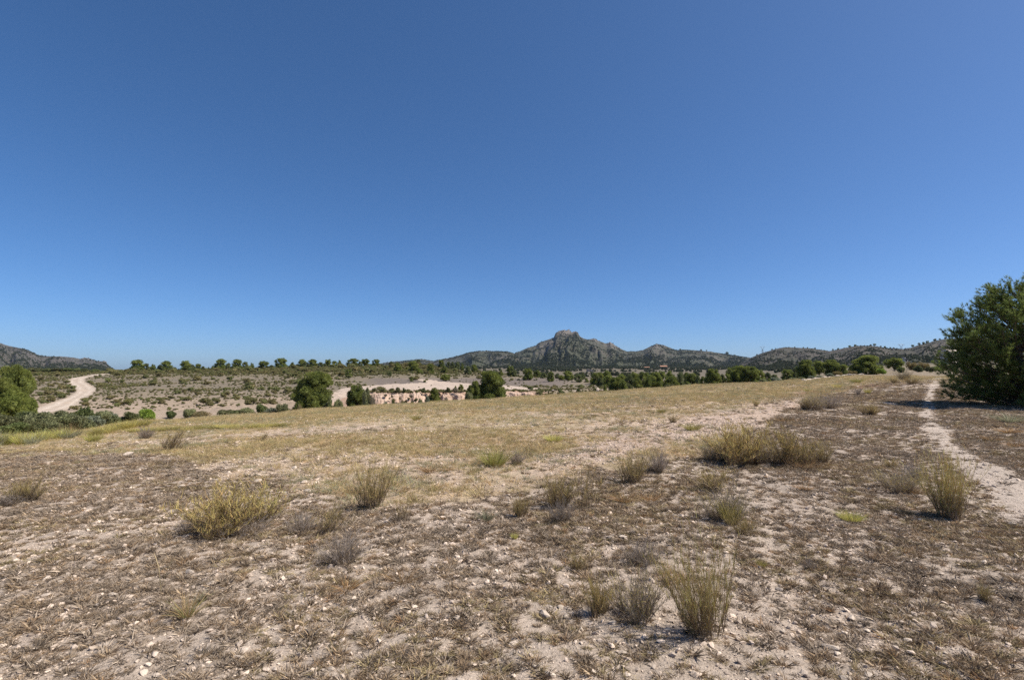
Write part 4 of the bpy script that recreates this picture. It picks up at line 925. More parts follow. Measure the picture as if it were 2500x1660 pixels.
house('hillside_hut', 'tiny pale ruined hut on the scrub hill slope', 2209, 882, 450, 3.2, 3, 2.4, M['wall_p'], ruin=True)
def pylon(label, u, vt, key, t):
    surf, us, rv = RANGES[key]; Yv, Z = surf(np.array([u]), np.array([t]), np.array([float(u)])); Yv, Z = float(Yv[0]), float(Z[0])
    e = bpy.data.objects.new('power_pylon', None); link(e); e.location = ((u - CU) / FPX * Yv, Yv, Z); e.rotation_euler = (0, 0, .15)
    H = zof(vt, Yv) - Z; tag(e, label, 'pylon', 'power pylons on the hills')
    B, T_, wz = 3.0, 1.2, .68 * H; r_ = .16
    parts = []; arm = []
    def bar(a, b, out): out.append(prism(np.array([a], float), np.array([b], float), np.array([r_]), np.array([r_]), 4))
    lv = np.linspace(0, 1, 6)
    for k in range(4):
        sx, sy = ((-1, -1), (1, -1), (1, 1), (-1, 1))[k]; ex, ey = ((-1, -1), (1, -1), (1, 1), (-1, 1))[(k + 1) % 4]
        for i in range(5):
            a, b = lv[i], lv[i + 1]; wa, wb = B + (T_ - B) * a, B + (T_ - B) * b
            bar((sx * wa, sy * wa, wz * a - .6), (sx * wb, sy * wb, wz * b), parts)
            bar((sx * wa, sy * wa, wz * a), (ex * wb, ey * wb, wz * b), parts); bar((ex * wa, ey * wa, wz * a), (sx * wb, sy * wb, wz * b), parts)
    put('lattice_body', make_mesh('lattice_body', *join(parts), M['steel']), e)
    for sgn in (-1, 1):
        a = []; top = (sgn * 6.5, 0, H)
        bar((sgn * T_, -T_, wz), top, a); bar((sgn * T_, T_, wz), top, a); bar((-sgn * T_ * .2, 0, wz), (sgn * 5.2, 0, H - 2.4), a)
        bar(top, (sgn * 5.2, 0, H - 2.4), a)
        for i in range(1, 5):
            f = i / 5; bar((sgn * (T_ + (6.5 - T_) * f), 0, wz + (H - wz) * f), (sgn * 5.2 * f, 0, wz + (H - 2.4 - wz) * (f + .1)), a)
        put('horn', make_mesh('horn', *join(a), M['steel']), e)
    a = []; bar((-10, 0, H - 1.6), (10, 0, H - 1.6), a); bar((-10, 0, H - 1.6), (-5.8, 0, H - .3), a); bar((10, 0, H - 1.6), (5.8, 0, H - .3), a); bar((-5, 0, H - .2), (5, 0, H - .2), a)
    put('cross_arm', make_mesh('cross_arm', *join(a), M['steel']), e)
pylon('lattice power pylon above the dip left of the low brown hill', 1862, 846, 'brown_hill', 1.06)
pylon('lattice power pylon showing its top over the scrub hill', 2201, 840, 'scrub_hill', 1.10)

STM = [stone_mesh(100 + i, f) for i, f in enumerate((.5, .62, .45, .7, .38, .55, .8, .34))]
for m_ in STM: m_.materials.append(M['stone'])
for m_ in STM:
    for p_ in m_.polygons: p_.use_smooth = False
def stone(X, Y, w, label, group=None, asp=1.0, hsc=1.0, sink=.28, k=None, rz=None, cat='stone', name='stone'):
    me = STM[srng.randrange(8) if k is None else k]
    o = put(name, me, None, (X, Y, gz(X, Y) + w * .25 * hsc * (1 - sink * 2)), srng.uniform(0, 6.28) if rz is None else rz, (w, w * asp, w * hsc))
    o.rotation_euler = (srng.uniform(-.12, .12), srng.uniform(-.12, .12), o.rotation_euler[2])
    return tag(o, label, cat, group)
def by_landmark(things, marks, text):
    """label each thing by its rank of closeness to the nearest landmark"""
    P = np.array([o.location[:2] for o in things]); L = np.array([m[:2] for m in marks]); D = np.hypot(P[:, None, 0] - L[None, :, 0], P[:, None, 1] - L[None, :, 1])
    near = D.argmin(1)
    for j, m in enumerate(marks):
        idx = [i for i in np.argsort(D[:, j]) if near[i] == j]
        for k, i in enumerate(idx): things[i]['label'] = text % (ordinal(k), m[2])
def by_order(things, text):
    for k, o in enumerate(sorted(things, key=lambda o: o.location.x / o.location.y)): o['label'] = text % ordinal(k)
def stone_px(u, v, w, label, group=None, **k):
    h = hit(u, v)
    if h: return stone(h[0], h[1] , w / FPX * h[1], label, group, **k)
DM = [(hit(u, v, 66), n_) for u, v, n_ in ((211, 954, 'the right bend of the pale track'), (130, 1000, 'the lower end of the pale track'), (190, 925, 'the upper bend of the pale track'), (365, 1012, 'the lime green bush'), (766, 985, 'the biggest mid-distance pine'), (872, 975, 'the bushy pine at the pink bank'), (1088, 930, 'the broad pine on the brown plough'), (852, 920, 'the lone round hillside pine'), (1197, 960, 'the tall dark field-edge pine'), (336, 906, 'the leftmost skyline pine'), (540, 906, 'the tall skyline pine of the left half'), (686, 904, 'the highest skyline pine'), (952, 918, 'the small grey hillside pine'), (1288, 928, 'the round pine below the peak'))]
by_landmark(dwarfs, [(h[0], h[1], n_) for h, n_ in DM if h], 'olive dwarf shrub, %s closest to %s')
# dry stone terrace edges right of the far field
terr, remn, rocks = [], [], []
for i in range(26):
    u = 1965 + i * 6.2 + srng.uniform(-2, 2); v = np.interp(u, [1965, 2040, 2120], [929, 919, 914]) ; h = hit(u, v, 60)
    if h: terr.append(stone(h[0], h[1], srng.uniform(.5, 1.0), 'pale block of the low terrace edging below the right-hand pines', 'blocks of the terrace edging', hsc=.7, cat='stone'))
for i in range(12):
    u = 2165 + i * 8 + srng.uniform(-3, 3); h = hit(u, np.interp(u, [2160, 2260], [905, 901]), 60)
    if h: remn.append(stone(h[0], h[1], srng.uniform(.5, .9), 'pale block of the wall remnant above the footpath end', 'blocks of the wall remnant', hsc=.7))
for i in range(22):
    u = srng.choice([srng.uniform(1345, 1415), srng.uniform(1420, 1474), srng.uniform(1420, 1474)]); Yb = float(np.interp((u - CU) / FPX, CS, KY[:, 8])) + srng.uniform(-3.2, .3)
    rocks.append(stone((u - CU) / FPX * Yb, Yb, srng.uniform(.5, 1.5), 'pale rock on the scrubby gully slope left of the pine grove', 'pale rocks on the gully slope', asp=.7, hsc=.8, name='rock', cat='rock'))
by_order(terr, 'pale terrace block below the right-hand pines, %s from the left'); by_order(remn, 'pale wall remnant block above the footpath end, %s from the left'); by_order(rocks, 'pale rock on the scrubby gully slope by the grove, %s from the left')
stone_px(1924, 939, 6, 'white boulder at the far right corner of the field', hsc=1.2, name='boulder')

# ------------------------------------------------------------------ foreground bushes, each where the photograph shows it
OL_T = [(.43, .345, .12), (.50, .40, .14), (.37, .28, .11), (.43, .285, .12)]
GR_T = [(.50, .47, .14), (.44, .42, .13), (.45, .39, .14)]
BR_T = [(.38, .265, .12), (.33, .24, .11), (.42, .33, .13), (.36, .30, .11)]
DEAD_T = [(.29, .24, .20), (.25, .21, .175), (.33, .275, .23)]
RED_T = [(.27, .14, .08), (.23, .13, .075), (.29, .18, .09)]
BR = {'broom': [broom(201, cols_t=OL_T), broom(202, cols_t=OL_T, stems=56), broom(203, cols_t=OL_T + GR_T[:1], stems=40, open_=.4)],
      'open': [broom(204, stems=26, twigs=26, cols_t=OL_T + BR_T[:1], open_=.8, spread=.7, up=.7)],
      'brown': [broom(205, cols_t=BR_T), broom(206, cols_t=BR_T + OL_T[:1], stems=36)],
      'dead': [broom(207, cols_t=DEAD_T, cols_s=DEAD_T, spread=1.1, up=.35, stems=50), broom(208, cols_t=DEAD_T, cols_s=DEAD_T, spread=1.3, up=.2, stems=44)],
      'greyleaf': [broom(213, cols_t=DEAD_T + OL_T[:2], cols_s=DEAD_T, spread=1.0, up=.5, stems=56)],
      'lean_l': [broom(209, cols_t=OL_T, lean=(-.28, 0), stems=50)], 'lean_r': [broom(210, cols_t=BR_T + DEAD_T[:1], lean=(.55, 0), stems=34)],
      'hero': [broom(211, stems=56, twigs=60, tw=.0040, cols_t=OL_T + GR_T[:1] + BR_T[:1], lean=(-.12, 0), open_=.5, spread=.9, leafl=.14, sub=5)],
      'tall': [broom(212, stems=56, twigs=50, tw=.0045, cols_t=OL_T + GR_T[:1], lean=(-.16, 0), spread=.38, leafl=.14)]}
TF = {'green': [grass_tuft(221, 420, [(.42, .42, .115), (.46, .44, .12), (.37, .36, .105), (.44, .35, .14)], .012, .55, .25, foot=.2)],
      'straw': [grass_tuft(222, 170, [(.40, .29, .13), (.34, .24, .12), (.28, .20, .10), (.22, .26, .09)], .012, .8, .6)],
      'yellow': [grass_tuft(223, 320, [(.44, .37, .12), (.40, .35, .11), (.34, .30, .10)], .012, .6, .35, foot=.2)],
      'orange': [grass_tuft(224, 140, [(.34, .20, .09), (.30, .17, .08), (.36, .25, .12)], .014, .9, .5)],
      'greyg': [grass_tuft(225, 180, [(.25, .26, .16), (.28, .26, .17), (.22, .21, .13)], .012, .7, .45)]}
def bush_px(kind, u, vb, w, h, label, group=None, name=None, dy=0., wy=None):
    hh = hit(u, vb)
    X, Y, Z = hh
    sw, sh = w / FPX * Y, h / FPX * Y * .9
    if kind in TF:
        o = put(name or 'grass_tuft', srng.choice(TF[kind]), None, (X, Y, Z - .01), srng.uniform(0, 6.28), (sw * 1.05, (wy or sw) * 1.05, sh * 1.15))
        return tag(o, label, 'grass', group)
    e = bpy.data.objects.new(name or 'broom_bush', None); link(e); e.location = (X, Y, Z - .01)
    keep = kind.startswith('lean') or kind in ('hero', 'tall')
    e.rotation_euler = (0, 0, srng.uniform(-.3, .3) if keep else srng.uniform(0, 6.28)); e.scale = (sw, wy or sw, sh); e.empty_display_size = .1
    a, b = srng.choice(BR[kind]); put('branches', a, e); put('foliage', b, e)
    return tag(e, label, 'bush', group)
def straw_px(u, vb, stems, label):
    """long bent seed stalks rising from a tuft; stems: (du tip, h px, bend)"""
    X, Y, Z = hit(u, vb); k = Y / FPX; parts = []; heads = []
    for du, hp, bend in stems:
        q = np.linspace(0, 1, 9); x = X + du * k * q ** 1.5; z = Z + hp * k * (q - bend * q ** 3); y = Y + .05 * q * srng.uniform(-1, 1)
        pts = np.stack([x, np.broadcast_to(y, x.shape), z], -1)
        parts.append(limb_chain(pts[:7], np.full(7, .0015), 4)); heads.append(limb_chain(pts[5:], np.array([.002, .0034, .003, .0008]), 4))
    e = bpy.data.objects.new('seed_stalks', None); link(e); tag(e, label, 'grass')
    V, F = join(parts); put('stalk', make_mesh('stalk', V, F, M['grass'], np.tile([[.42, .33, .18]], (len(V), 1))), e)
    V, F = join(heads); put('seed_head', make_mesh('seed_head', V, F, M['grass'], np.tile([[.55, .43, .25]], (len(V), 1))), e)
B = [
 ('hero', 1720, 1548, 172, 238, 'tallest broom bush in the front, tangled olive twigs and dark shadow'),
 ('broom', 1460, 1498, 66, 92, 'olive broom sprig left of the grey-green front bush'), ('greyleaf', 1552, 1508, 150, 128, 'grey-green twiggy bush beside the tallest front broom'),
 ('dead', 1565, 1370, 108, 52, 'grey dead twig mound behind the tallest front broom'), ('brown', 1411, 1392, 62, 50, 'small brown-green tuft between stones in the front middle'),
 ('tall', 2326, 1266, 96, 165, 'tall leaning broom bush beside the footpath'), ('greyleaf', 2192, 1198, 112, 60, 'low grey-green bush left of the leaning broom'), ('dead', 2236, 1168, 60, 42, 'grey dead sprigs behind the low grey-green bush'), ('orange', 2222, 1205, 42, 34, 'rusty orange tuft in front of the low grey-green bush'),
 ('brown', 2175, 1140, 42, 24, 'yellow-brown sprig behind the low grey-green bush'),
 ('broom', 545, 1302, 180, 118, 'broad olive broom clump in the left foreground'), ('broom', 640, 1272, 110, 84, 'smaller broom joined to the right of the broad left clump'), ('dead', 600, 1304, 140, 44, 'grey dead twigs along the front of the broad left clump'), ('dead', 460, 1296, 70, 36, 'grey twigs at the left foot of the broad left clump'),
 ('lean_r', 795, 1300, 92, 74, 'right-leaning brown broom between the left clump and the upright bush'), ('dead', 735, 1298, 88, 50, 'grey twig cushion left of the right-leaning broom'), ('dead', 838, 1372, 120, 78, 'large grey dead cushion in the left middle ground'), ('straw', 458, 1505, 74, 84, 'straw tuft with green blades alone in the left front'), ('orange', 570, 1478, 46, 26, 'small orange grass tuft right of the straw tuft'),
 ('brown', 66, 1224, 78, 58, 'dark brown-green bush near the left edge'), ('dead', 20, 1232, 70, 30, 'grey twigs left of the dark edge bush'),
 ('lean_r', 415, 1098, 72, 58, 'dead-looking bush leaning right at the field corner'), ('dead', 356, 1070, 40, 32, 'grey round twig bush beside the leaning field-corner bush'), ('green', 228, 1078, 40, 24, 'green grass tuft before the hedge'),
 ('brown', 911, 1238, 98, 116, 'upright broom bush with dark shadow left of the bright green tuft'), ('open', 984, 1268, 54, 66, 'thin sparse sprig right of the upright broom'),
 ('green', 1207, 1138, 76, 50, 'bright green tuft alone in the stony field'), ('dead', 1262, 1132, 44, 36, 'curved grey twigs right of the bright green tuft'),
 ('brown', 1362, 1240, 92, 84, 'reddish brown broom left of the forked bush'), ('open', 1436, 1238, 82, 110, 'forked open bush with yellow-green lower twigs'), ('dead', 1372, 1272, 70, 56, 'dark straw and grey tuft below the reddish broom'), ('brown', 1272, 1262, 44, 58, 'small brown-green broom left of the reddish broom'), ('greyg', 1186, 1270, 60, 38, 'pale grey-green grass left of the small brown broom'),
 ('brown', 1546, 1178, 80, 82, 'dark fan-shaped broom with a slanting shadow'), ('dead', 1604, 1152, 60, 56, 'grey twigs right of the fan-shaped broom'),
 ('broom', 1800, 1130, 140, 98, 'broad olive broom, left of the two field-side clumps'), ('greyleaf', 1742, 1126, 70, 52, 'grey twiggy fringe left of the broad field-side broom'), ('greyleaf', 1862, 1130, 84, 58, 'grey-green cushion between the two field-side clumps'), ('broom', 1938, 1134, 118, 88, 'yellow-olive broom, right of the two field-side clumps'), ('brown', 2008, 1131, 48, 54, 'dark upright broom at the right end of the clumps'), ('orange', 1974, 1144, 70, 36, 'brown dry grass before the right field-side clump'),
 ('brown', 1742, 1196, 100, 58, 'brown broom in front of the field-side clumps'), ('greyleaf', 1770, 1270, 120, 88, 'grey-green bush behind the yellow-green blades'), ('yellow', 1786, 1278, 52, 74, 'upright yellow-green blades in the middle right'), ('brown', 1812, 1304, 74, 52, 'low dark broom below the yellow-green blades'),
 ('green', 2078, 1272, 58, 30, 'flat green tuft on the bare verge right of centre'), ('brown', 2406, 1468, 40, 50, 'small lone sprig near the right edge front'), ('dead', 1976, 1388, 38, 30, 'small grey sprig on the bare right foreground'), ('yellow', 1860, 1384, 22, 26, 'tiny yellow sprig right of the tallest front broom'),
 ('brown', 2121, 1013, 48, 30, 'brown broom on the verge before the tree shadow'), ('greyleaf', 1990, 1002, 58, 44, 'grey clump at the field border on the verge'), ('dead', 2030, 998, 52, 36, 'grey twigs right of the border clump'), ('brown', 1970, 1000, 34, 30, 'rusty sprig left of the border clump'), ('orange', 1912, 1030, 40, 20, 'faded sprigs left below the border clump'),
 ('yellow', 2119, 961, 17, 17, 'yellow tuft below the red weed strip'), ('dead', 2096, 966, 14, 20, 'dark dry stalks left of the yellow tuft'), ('green', 2091, 935, 28, 14, 'green-grey cushion at the end of the field'), ('yellow', 2044, 947, 20, 13, 'yellow-green tuft beyond the field border'), ('yellow', 1973, 956, 17, 10, 'golden tuft left of the red weed strip'), ('brown', 2226, 938, 40, 21, 'olive cushion in front of the round grey shrub'), ('brown', 2183, 936, 22, 16, 'small olive tuft left of the olive cushion'),
 ('broom', 1847, 992, 18, 19, 'small olive sprig alone on the pinkish field part'), ('yellow', 1615, 1008, 24, 15, 'tan tuft in the far field'), ('brown', 1642, 1032, 24, 23, 'olive-brown sprig on the pinkish stony patch'), ('yellow', 1690, 1050, 50, 22, 'wide yellow tuft on the pinkish stony patch'), ('yellow', 1016, 1026, 28, 19, 'yellow-green tuft in the middle of the far field'), ('lean_r', 640, 1076, 28, 21, 'orange-brown sprig in the left field'), ('greyg', 1306, 1040, 22, 10, 'grey-green cushion in the far field right of centre'), ('green', 1352, 1078, 46, 20, 'pale green grass clump right above the bright green tuft'),
 ('orange', 1048, 1152, 56, 28, 'rust red dry weed left below the bright green tuft'), ('orange', 1088, 1150, 30, 18, 'small rusty weed right of the rust red one'), ('orange', 1524, 1225, 60, 34, 'orange straw patch right of the forked bush'), ('orange', 1588, 1222, 46, 26, 'orange brown straw below the fan-shaped broom'), ('orange', 985, 1420, 70, 36, 'rusty grass patch in the front left of centre'), ('orange', 845, 1440, 64, 38, 'rusty grass patch left of the other front patch'), ('orange', 1640, 1420, 60, 30, 'orange straw left of the tallest front broom'), ('orange', 1965, 1196, 40, 26, 'rusty grass tuft right of the brown broom'), ('green', 1256, 1314, 20, 18, 'tiny pale green leafy plant in the middle front'), ('orange', 2420, 1075, 40, 18, 'orange tuft right of the footpath'), ('orange', 2462, 1056, 50, 20, 'rusty tuft at the right edge past the footpath'), ('orange', 2478, 1090, 40, 16, 'low rusty tuft at the right edge'), ('greyg', 2466, 1032, 70, 34, 'pale dry grass at the right edge under the large pine'),
]
for i in range(9): B.append(('green' if i % 2 else 'greyg', -10 + i * 22, 1090 - 2.5 * i + srng.uniform(-4, 6), 46, 44 - 2 * i, 'tall green grass in front of the hedge, %s from the left' % ordinal(i)))
for i in range(8): B.append(('yellow', 232 + i * 17, 1064 - 3.6 * i + srng.uniform(-2, 2), 36, 27, 'golden grass along the right half of the hedge, %s from the left' % ordinal(i)))
for i in range(6): B.append(('straw', 120 + i * 14, 1072 - i * 1.5, 20, 40 + srng.uniform(-8, 8), 'pale dry stalk clump before the hedge, %s from the left' % ordinal(i)))
for i in range(14): B.append(('yellow', 330 + i * 28, np.interp(330 + i * 28, [330, 500, 720], [1055, 1049, 1041]) + srng.uniform(-2, 2), 46, 14, 'golden grass band tuft at the left field edge, %s from the left' % ordinal(i)))
for k, u, vb, w, h, lb in B: bush_px(k, u, vb, w, h, lb)
bush_px('greyleaf', 2206, 927, 36, 26, 'round grey shrub where the footpath ends')
straw_px(1772, 1262, [(-96, 150, .25), (-70, 128, .35), (-30, 128, .45), (-60, 96, .3), (40, 110, .2)], 'long straw seed stalks arching left over the yellow-green blades')
straw_px(2310, 1195, [(-72, 80, .55), (-48, 92, .5), (-26, 70, .6), (-60, 40, .5)], 'pale seed stalks arching left out of the leaning broom')
straw_px(392, 1448, [(-30, 100, .1), (-8, 76, .05), (24, 88, .1)], 'thin bare straw stalks behind the lone straw tuft')
straw_px(1850, 1128, [(-32, 40, .3), (-20, 30, .2)], 'short pale stalk before the field-side clumps')
straw_px(2470, 1000, [(-30, 36, .4), (-50, 18, .5), (18, 34, .4)], 'pale grass stalks in the shade of the large pine')

# ------------------------------------------------------------------ stones
SPEC = [(2033, 1582, 44, 'largest pale slab in the right foreground', dict(asp=.5, k=4, rz=-.55, hsc=.75)), (2078, 1512, 22, 'smooth round grey-white stone above the largest slab', dict(k=6, hsc=.9)), (2063, 1526, 15, 'small flat stone just left of the round stone', {}), (2117, 1540, 18, 'pointed pale stone right of the round stone', {}), (1909, 1543, 17, 'flat pale stone left of the largest slab', {}), (2247, 1540, 26, 'thin flat stone right of the largest slab', dict(asp=.35, hsc=.5, rz=-.4)), (2218, 1566, 20, 'half-buried stone below the thin flat stone', {}), (2062, 1658, 30, 'rounded stone cut by the bottom edge', {}), (2120, 1648, 26, 'rough stone near the bottom edge right of the rounded one', {}),
 (1115, 1512, 17, 'grey upright stone in the front centre', dict(k=6, hsc=1.4)), (1330, 1503, 46, 'large pinkish flat stone in the front centre', dict(asp=.6, hsc=.6)), (1368, 1484, 20, 'white stone right above the large pinkish stone', {}), (1287, 1398, 14, 'pointed pale stone in the middle', {}), (1520, 1312, 22, 'white block behind the grey dead twig mound', dict(hsc=1.2)), (1496, 1523, 20, 'pinkish stone below the olive broom sprig', {}), (1420, 1538, 14, 'pale stone left of the pinkish stone', {}), (1609, 1547, 13, 'bluish grey pebble in the bush shade', {}), (1252, 1573, 30, 'pale orange flat stone in the bottom centre', dict(hsc=.6)), (1184, 1622, 20, 'white stone near the bottom centre', {}), (1306, 1628, 18, 'tan stone right of the bottom white stone', {}), (1448, 1641, 18, 'light block near the bottom edge', {}), (1532, 1648, 20, 'tan block near the bottom edge right', {}),
 (938, 1356, 15, 'white stone left of centre in the front', {}), (285, 1380, 14, 'round white stone in the left foreground', {}), (39, 1370, 18, 'upright pale stone at the left edge', dict(hsc=1.3)), (73, 1315, 24, 'pale twin stone near the left edge', {}), (167, 1402, 18, 'orange-white stone in the left front', {}), (148, 1420, 18, 'flat pale stone left of the straw tuft', {}), (86, 1432, 20, 'long flat stone in the left front', dict(asp=.5)), (320, 1402, 20, 'flat orange stone above the straw tuft', dict(asp=.6)), (464, 1400, 26, 'grey flat stone right above the straw tuft', dict(asp=.6)), (276, 1453, 22, 'tilted pale stone left of the straw tuft', {}), (322, 1424, 14, 'small white block above the straw tuft', {}), (86, 1585, 18, 'orange-white stone near the bottom left', {}),
 (313, 1112, 30, 'long white slab on the ground before the field', dict(asp=.5, hsc=.7)), (445, 1189, 26, 'flat white stone left of the broad broom clump', dict(asp=.6)), (628, 1175, 30, 'flat orange rock behind the broad broom clump', dict(hsc=.5)), (615, 1186, 14, 'white stone in front of the flat orange rock', {}), (742, 1179, 24, 'pale flat stone left of the upright broom', {}), (750, 1200, 24, 'white flat stone below its pale neighbour', dict(asp=.5)), (720, 1143, 18, 'white block in the stony field', {}), (795, 1141, 20, 'broad white stone in the stony field', {}), (235, 1188, 18, 'thin white stone in the left ground', dict(asp=.4)), (470, 1228, 14, 'pinkish stone beside the broad broom clump', {}), (1642, 1168, 20, 'smooth white stone right of the fan-shaped broom', dict(k=6)), (1492, 1170, 14, 'flat stone left of the fan-shaped broom', {}), (2470, 1282, 18, 'white stone by the footpath at the right', {}), (1790, 1352, 14, 'white stone right of the tallest front broom', {}), (394, 1032, 9, 'pale rock at the left field edge', {}), (446, 1032, 9, 'pale rock right of its twin at the field edge', {})]
for u, v, w, lb, k in SPEC: stone_px(u, v, w, lb, None, **k)
# loose stones: the largest in view as things
qr = np.random.default_rng(15); got = []
while len(got) < 235:
    u = qr.uniform(-30, 2530); v = 1040 + 640 * qr.uniform() ** .75
    h = hit(u, v)
    if not h: continue
    zz = zones(np.array([h[0]]), np.array([h[1]]), np.array([h[2]]))
    if zz['foot'][0] > .5 and qr.uniform() > .3: continue
    dens = .45 + .9 * float(zz['field'][0]) + (.3 if u < 900 else 0)
    if qr.uniform() > dens / 1.4: continue
    w = float(np.clip(qr.lognormal(-3.3, .38), .026, .10))
    if w / h[1] * FPX < 8: w = 8.0 / FPX * h[1]
    if w > .24: continue
    got.append((h[0], h[1], w))
loose = []
for X, Y, w in got:
    near = 'near ground' if Y < 6.5 else 'middle ground' if Y < 12 else 'far field'
    loose.append(stone(X, Y, w, 'loose pale limestone lying on the dry %s' % near, 'loose limestones on the %s' % near, asp=qr.uniform(.65, 1), hsc=qr.uniform(.7, 1.1), sink=.3))
LM = [(hit(u, v), n_) for u, v, n_ in ((1720, 1548, 'the tallest front broom'), (2326, 1266, 'the leaning footpath broom'), (545, 1302, 'the broad left broom clump'), (911, 1238, 'the upright broom left of centre'), (1207, 1138, 'the bright green tuft'), (1436, 1238, 'the forked open bush'), (1546, 1178, 'the fan-shaped broom'), (1900, 1134, 'the field-side broom clumps'), (458, 1505, 'the lone straw tuft'), (66, 1224, 'the dark left edge bush'), (2033, 1582, 'the largest pale slab'), (2078, 1272, 'the flat green tuft'), (1330, 1503, 'the large pinkish flat stone'), (86, 1585, 'the bottom left orange-white stone'), (313, 1112, 'the long white slab'), (1184, 1622, 'the bottom centre white stone'), (2406, 1468, 'the lone right front sprig'), (985, 1420, 'the rusty front grass patch'), (1790, 1300, 'the yellow-green blades'), (838, 1372, 'the large grey dead cushion'))]
by_landmark(loose, [(h[0], h[1], n_) for h, n_ in LM], 'loose pale limestone, %s closest to %s')
GR = []
for i in range(8):
    me = stone_mesh(140 + i, (.5, .65, .8, .45)[i % 4], 1); me.materials.append(M['gravel']); GR.append(me)
def ground_pts(n, y0, y1, dens, s=1.28, s0=None):
    X, Y = wedge(n, y0, y1, s, s0); Z = ground(X, Y); z = zones(X, Y, Z)
    k = rng.uniform(size=n) < dens(X, Y, z)
    return X[k], Y[k], Z[k]
def gdens(X, Y, z):
    c = smooth(-.35, .45, fbm(X * 1.1, Y * 1.1, 301, 3)); st = smooth(-.3, .4, fbm(X * .12, Y * .3, 302, 3))
    return z['infield'] * np.clip(.30 + .45 * c + z['field'] * (.5 * st + .6 * stony_strip(z['u'], z['v'])) - z['foot'] * .1, .03, 1)
PT = [ground_pts(90000, .9, 6, gdens), ground_pts(70000, 6, 10, gdens), ground_pts(70000, 10, 16, gdens), ground_pts(60000, 16, 30, lambda X, Y, z: gdens(X, Y, z) * (.3 + .7 * z['field'])), ground_pts(26000, 30, 62, lambda X, Y, z: gdens(X, Y, z) * z['field'] * .6)]
X, Y, Z = (np.concatenate([q[i] for q in PT]) for i in range(3)); n = len(X)
gs = np.clip(rng.lognormal(-4.4, .68, n), .005, .07) * (1 + .065 * np.clip(Y - 5, 0, 40))
scatter('gravel', 'pale gravel and small stones strewn over the ground', np.stack([X, Y, Z + gs * .08], -1), rnd_rot(n, .4), np.stack([gs, gs * rng.uniform(.7, 1, n), gs * rng.uniform(.6, 1, n)], -1), rng.integers(0, 8, n), GR)

# ------------------------------------------------------------------ dry ground cover
GREYB = [(.305, .236, .172), (.25, .195, .142), (.365, .292, .218), (.185, .14, .10)]
BROWN = [(.31, .218, .132), (.255, .178, .108), (.35, .258, .165), (.195, .138, .088)]
MTK = dict(w=.08, spread=1.3, curve=.5, hmin=.25, segs=2, foot=.42, mat='mat', lay=.25)
MT = [grass_tuft(301, 44, GREYB, **MTK), grass_tuft(302, 44, GREYB, **MTK), grass_tuft(303, 44, BROWN, **MTK), grass_tuft(304, 40, BROWN + GREYB[:2], **MTK),
      grass_tuft(305, 38, [(.28, .22, .11), (.31, .245, .13), (.24, .18, .10)], **MTK), grass_tuft(306, 40, [(.35, .22, .11), (.30, .18, .095)], .05, 1.1, .7, .5, 2, .3, 'mat', .15)]
def mdens(X, Y, z):
    c = fbm(X * 6.5, Y * 6.5, 311, 2); c2 = fbm(X * .5, Y * .5, 312, 4)
    d = smooth(-.35, .45, .75 * c + .45 * c2 + .14)
    return z['infield'] * (1 - z['field'] * .92) * (1 - np.clip(z['foot'] * 1.1, 0, 1) * .93) * np.clip(.06 + .64 * d, 0, 1)
PT = [ground_pts(52000, .9, 6, mdens), ground_pts(62000, 6, 10, mdens), ground_pts(80000, 10, 16, mdens), ground_pts(62000, 16, 30, mdens, 1.28, .1), ground_pts(9000, 16, 26, mdens, -.6, -1.28), ground_pts(46000, 30, 62, mdens, 1.28, .35)]
X, Y, Z = (np.concatenate([q[i] for q in PT]) for i in range(3)); n = len(X)
ms = np.clip(rng.lognormal(-3.1, .36, n), .02, .085) * (1 + .085 * np.clip(Y - 5, 0, 40))
kk = np.where(fbm(X * .5, Y * .5, 313, 2) > 0, rng.integers(0, 3, n), rng.integers(1, 5, n)); kk = np.where(rng.uniform(size=n) > .97, 5, kk)
scatter('dry_ground_cover', 'low dry grey-brown tufts matting the verge', np.stack([X, Y, Z], -1), rnd_rot(n, .12), np.stack([ms, ms, ms * rng.uniform(.5, .95, n) / (1 + .02 * np.clip(Y - 8, 0, 50))], -1), kk, MT)
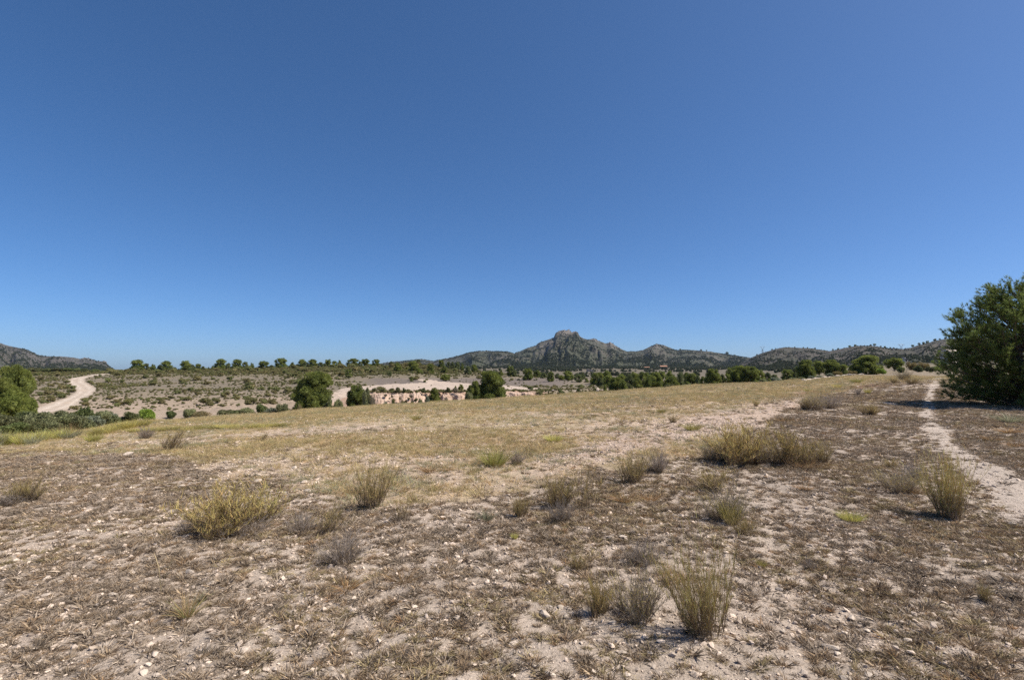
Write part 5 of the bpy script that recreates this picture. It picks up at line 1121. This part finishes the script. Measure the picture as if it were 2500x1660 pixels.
FG = [grass_tuft(321, 26, [(.47, .365, .185), (.43, .335, .17), (.375, .31, .15)], .022, .7, .5, .5, 2, .25), grass_tuft(322, 22, [(.40, .325, .14), (.35, .30, .13), (.45, .345, .165)], .022, .6, .4, .5, 2, .25), grass_tuft(323, 30, [(.475, .345, .185), (.43, .305, .16)], .02, .9, .6, .4, 2, .3), grass_tuft(324, 26, [(.27, .28, .17), (.30, .29, .18)], .022, .8, .5, .4, 2, .3)]
def fdens(X, Y, z):
    c = fbm(X * .8, Y * .8, 331, 3); c2 = fbm(X * .12, Y * .22, 332, 3)
    stony = stony_strip(z['u'], z['v'])
    d = np.clip(.45 + .5 * c + .6 * c2 + .5 * smooth(12, 34, Y), .06, 1)
    return z['field'] * d * (1 - .8 * stony)
ax, ay, az_ = ground_pts(44000, 4, 14, fdens); bx_, by_, bz_ = ground_pts(72000, 14, 36, fdens); cx_, cy_, cz_ = ground_pts(75000, 36, 90, fdens, 1.0)
X = np.r_[ax, bx_, cx_]; Y = np.r_[ay, by_, cy_]; Z = np.r_[az_, bz_, cz_]; n = len(X)
fs = np.clip(rng.lognormal(-2.15, .35, n), .05, .28) * (1 + .022 * np.clip(Y - 14, 0, 50))
kk = np.where(fbm(X * .2, Y * .2, 333, 2) > 0, rng.integers(0, 3, n), rng.integers(1, 4, n))
scatter('field_grass', 'thin golden dry grass of the field', np.stack([X, Y, Z], -1), rnd_rot(n, .12), np.stack([fs * 1.3, fs * 1.3, fs * .62], -1), kk, FG)

# ------------------------------------------------------------------ the air: a thin even haze round everything
hv_, hf_ = box(-5800, 5800, -5800, 3900, -22, 215)
hm = bpy.data.materials.new('air'); hm.use_nodes = True; hn = hm.node_tree.nodes; hn.clear()
ho = hn.new('ShaderNodeOutputMaterial'); pv = hn.new('ShaderNodeVolumePrincipled'); hm.node_tree.links.new(pv.outputs[0], ho.inputs['Volume'])
pv.inputs['Color'].default_value = (.46, .60, .82, 1); pv.inputs['Density'].default_value = 0.000036; pv.inputs['Anisotropy'].default_value = 0
tag(put('haze', make_mesh('haze', hv_, hf_, hm)), 'thin pale haze in the air', None, None, 'stuff')
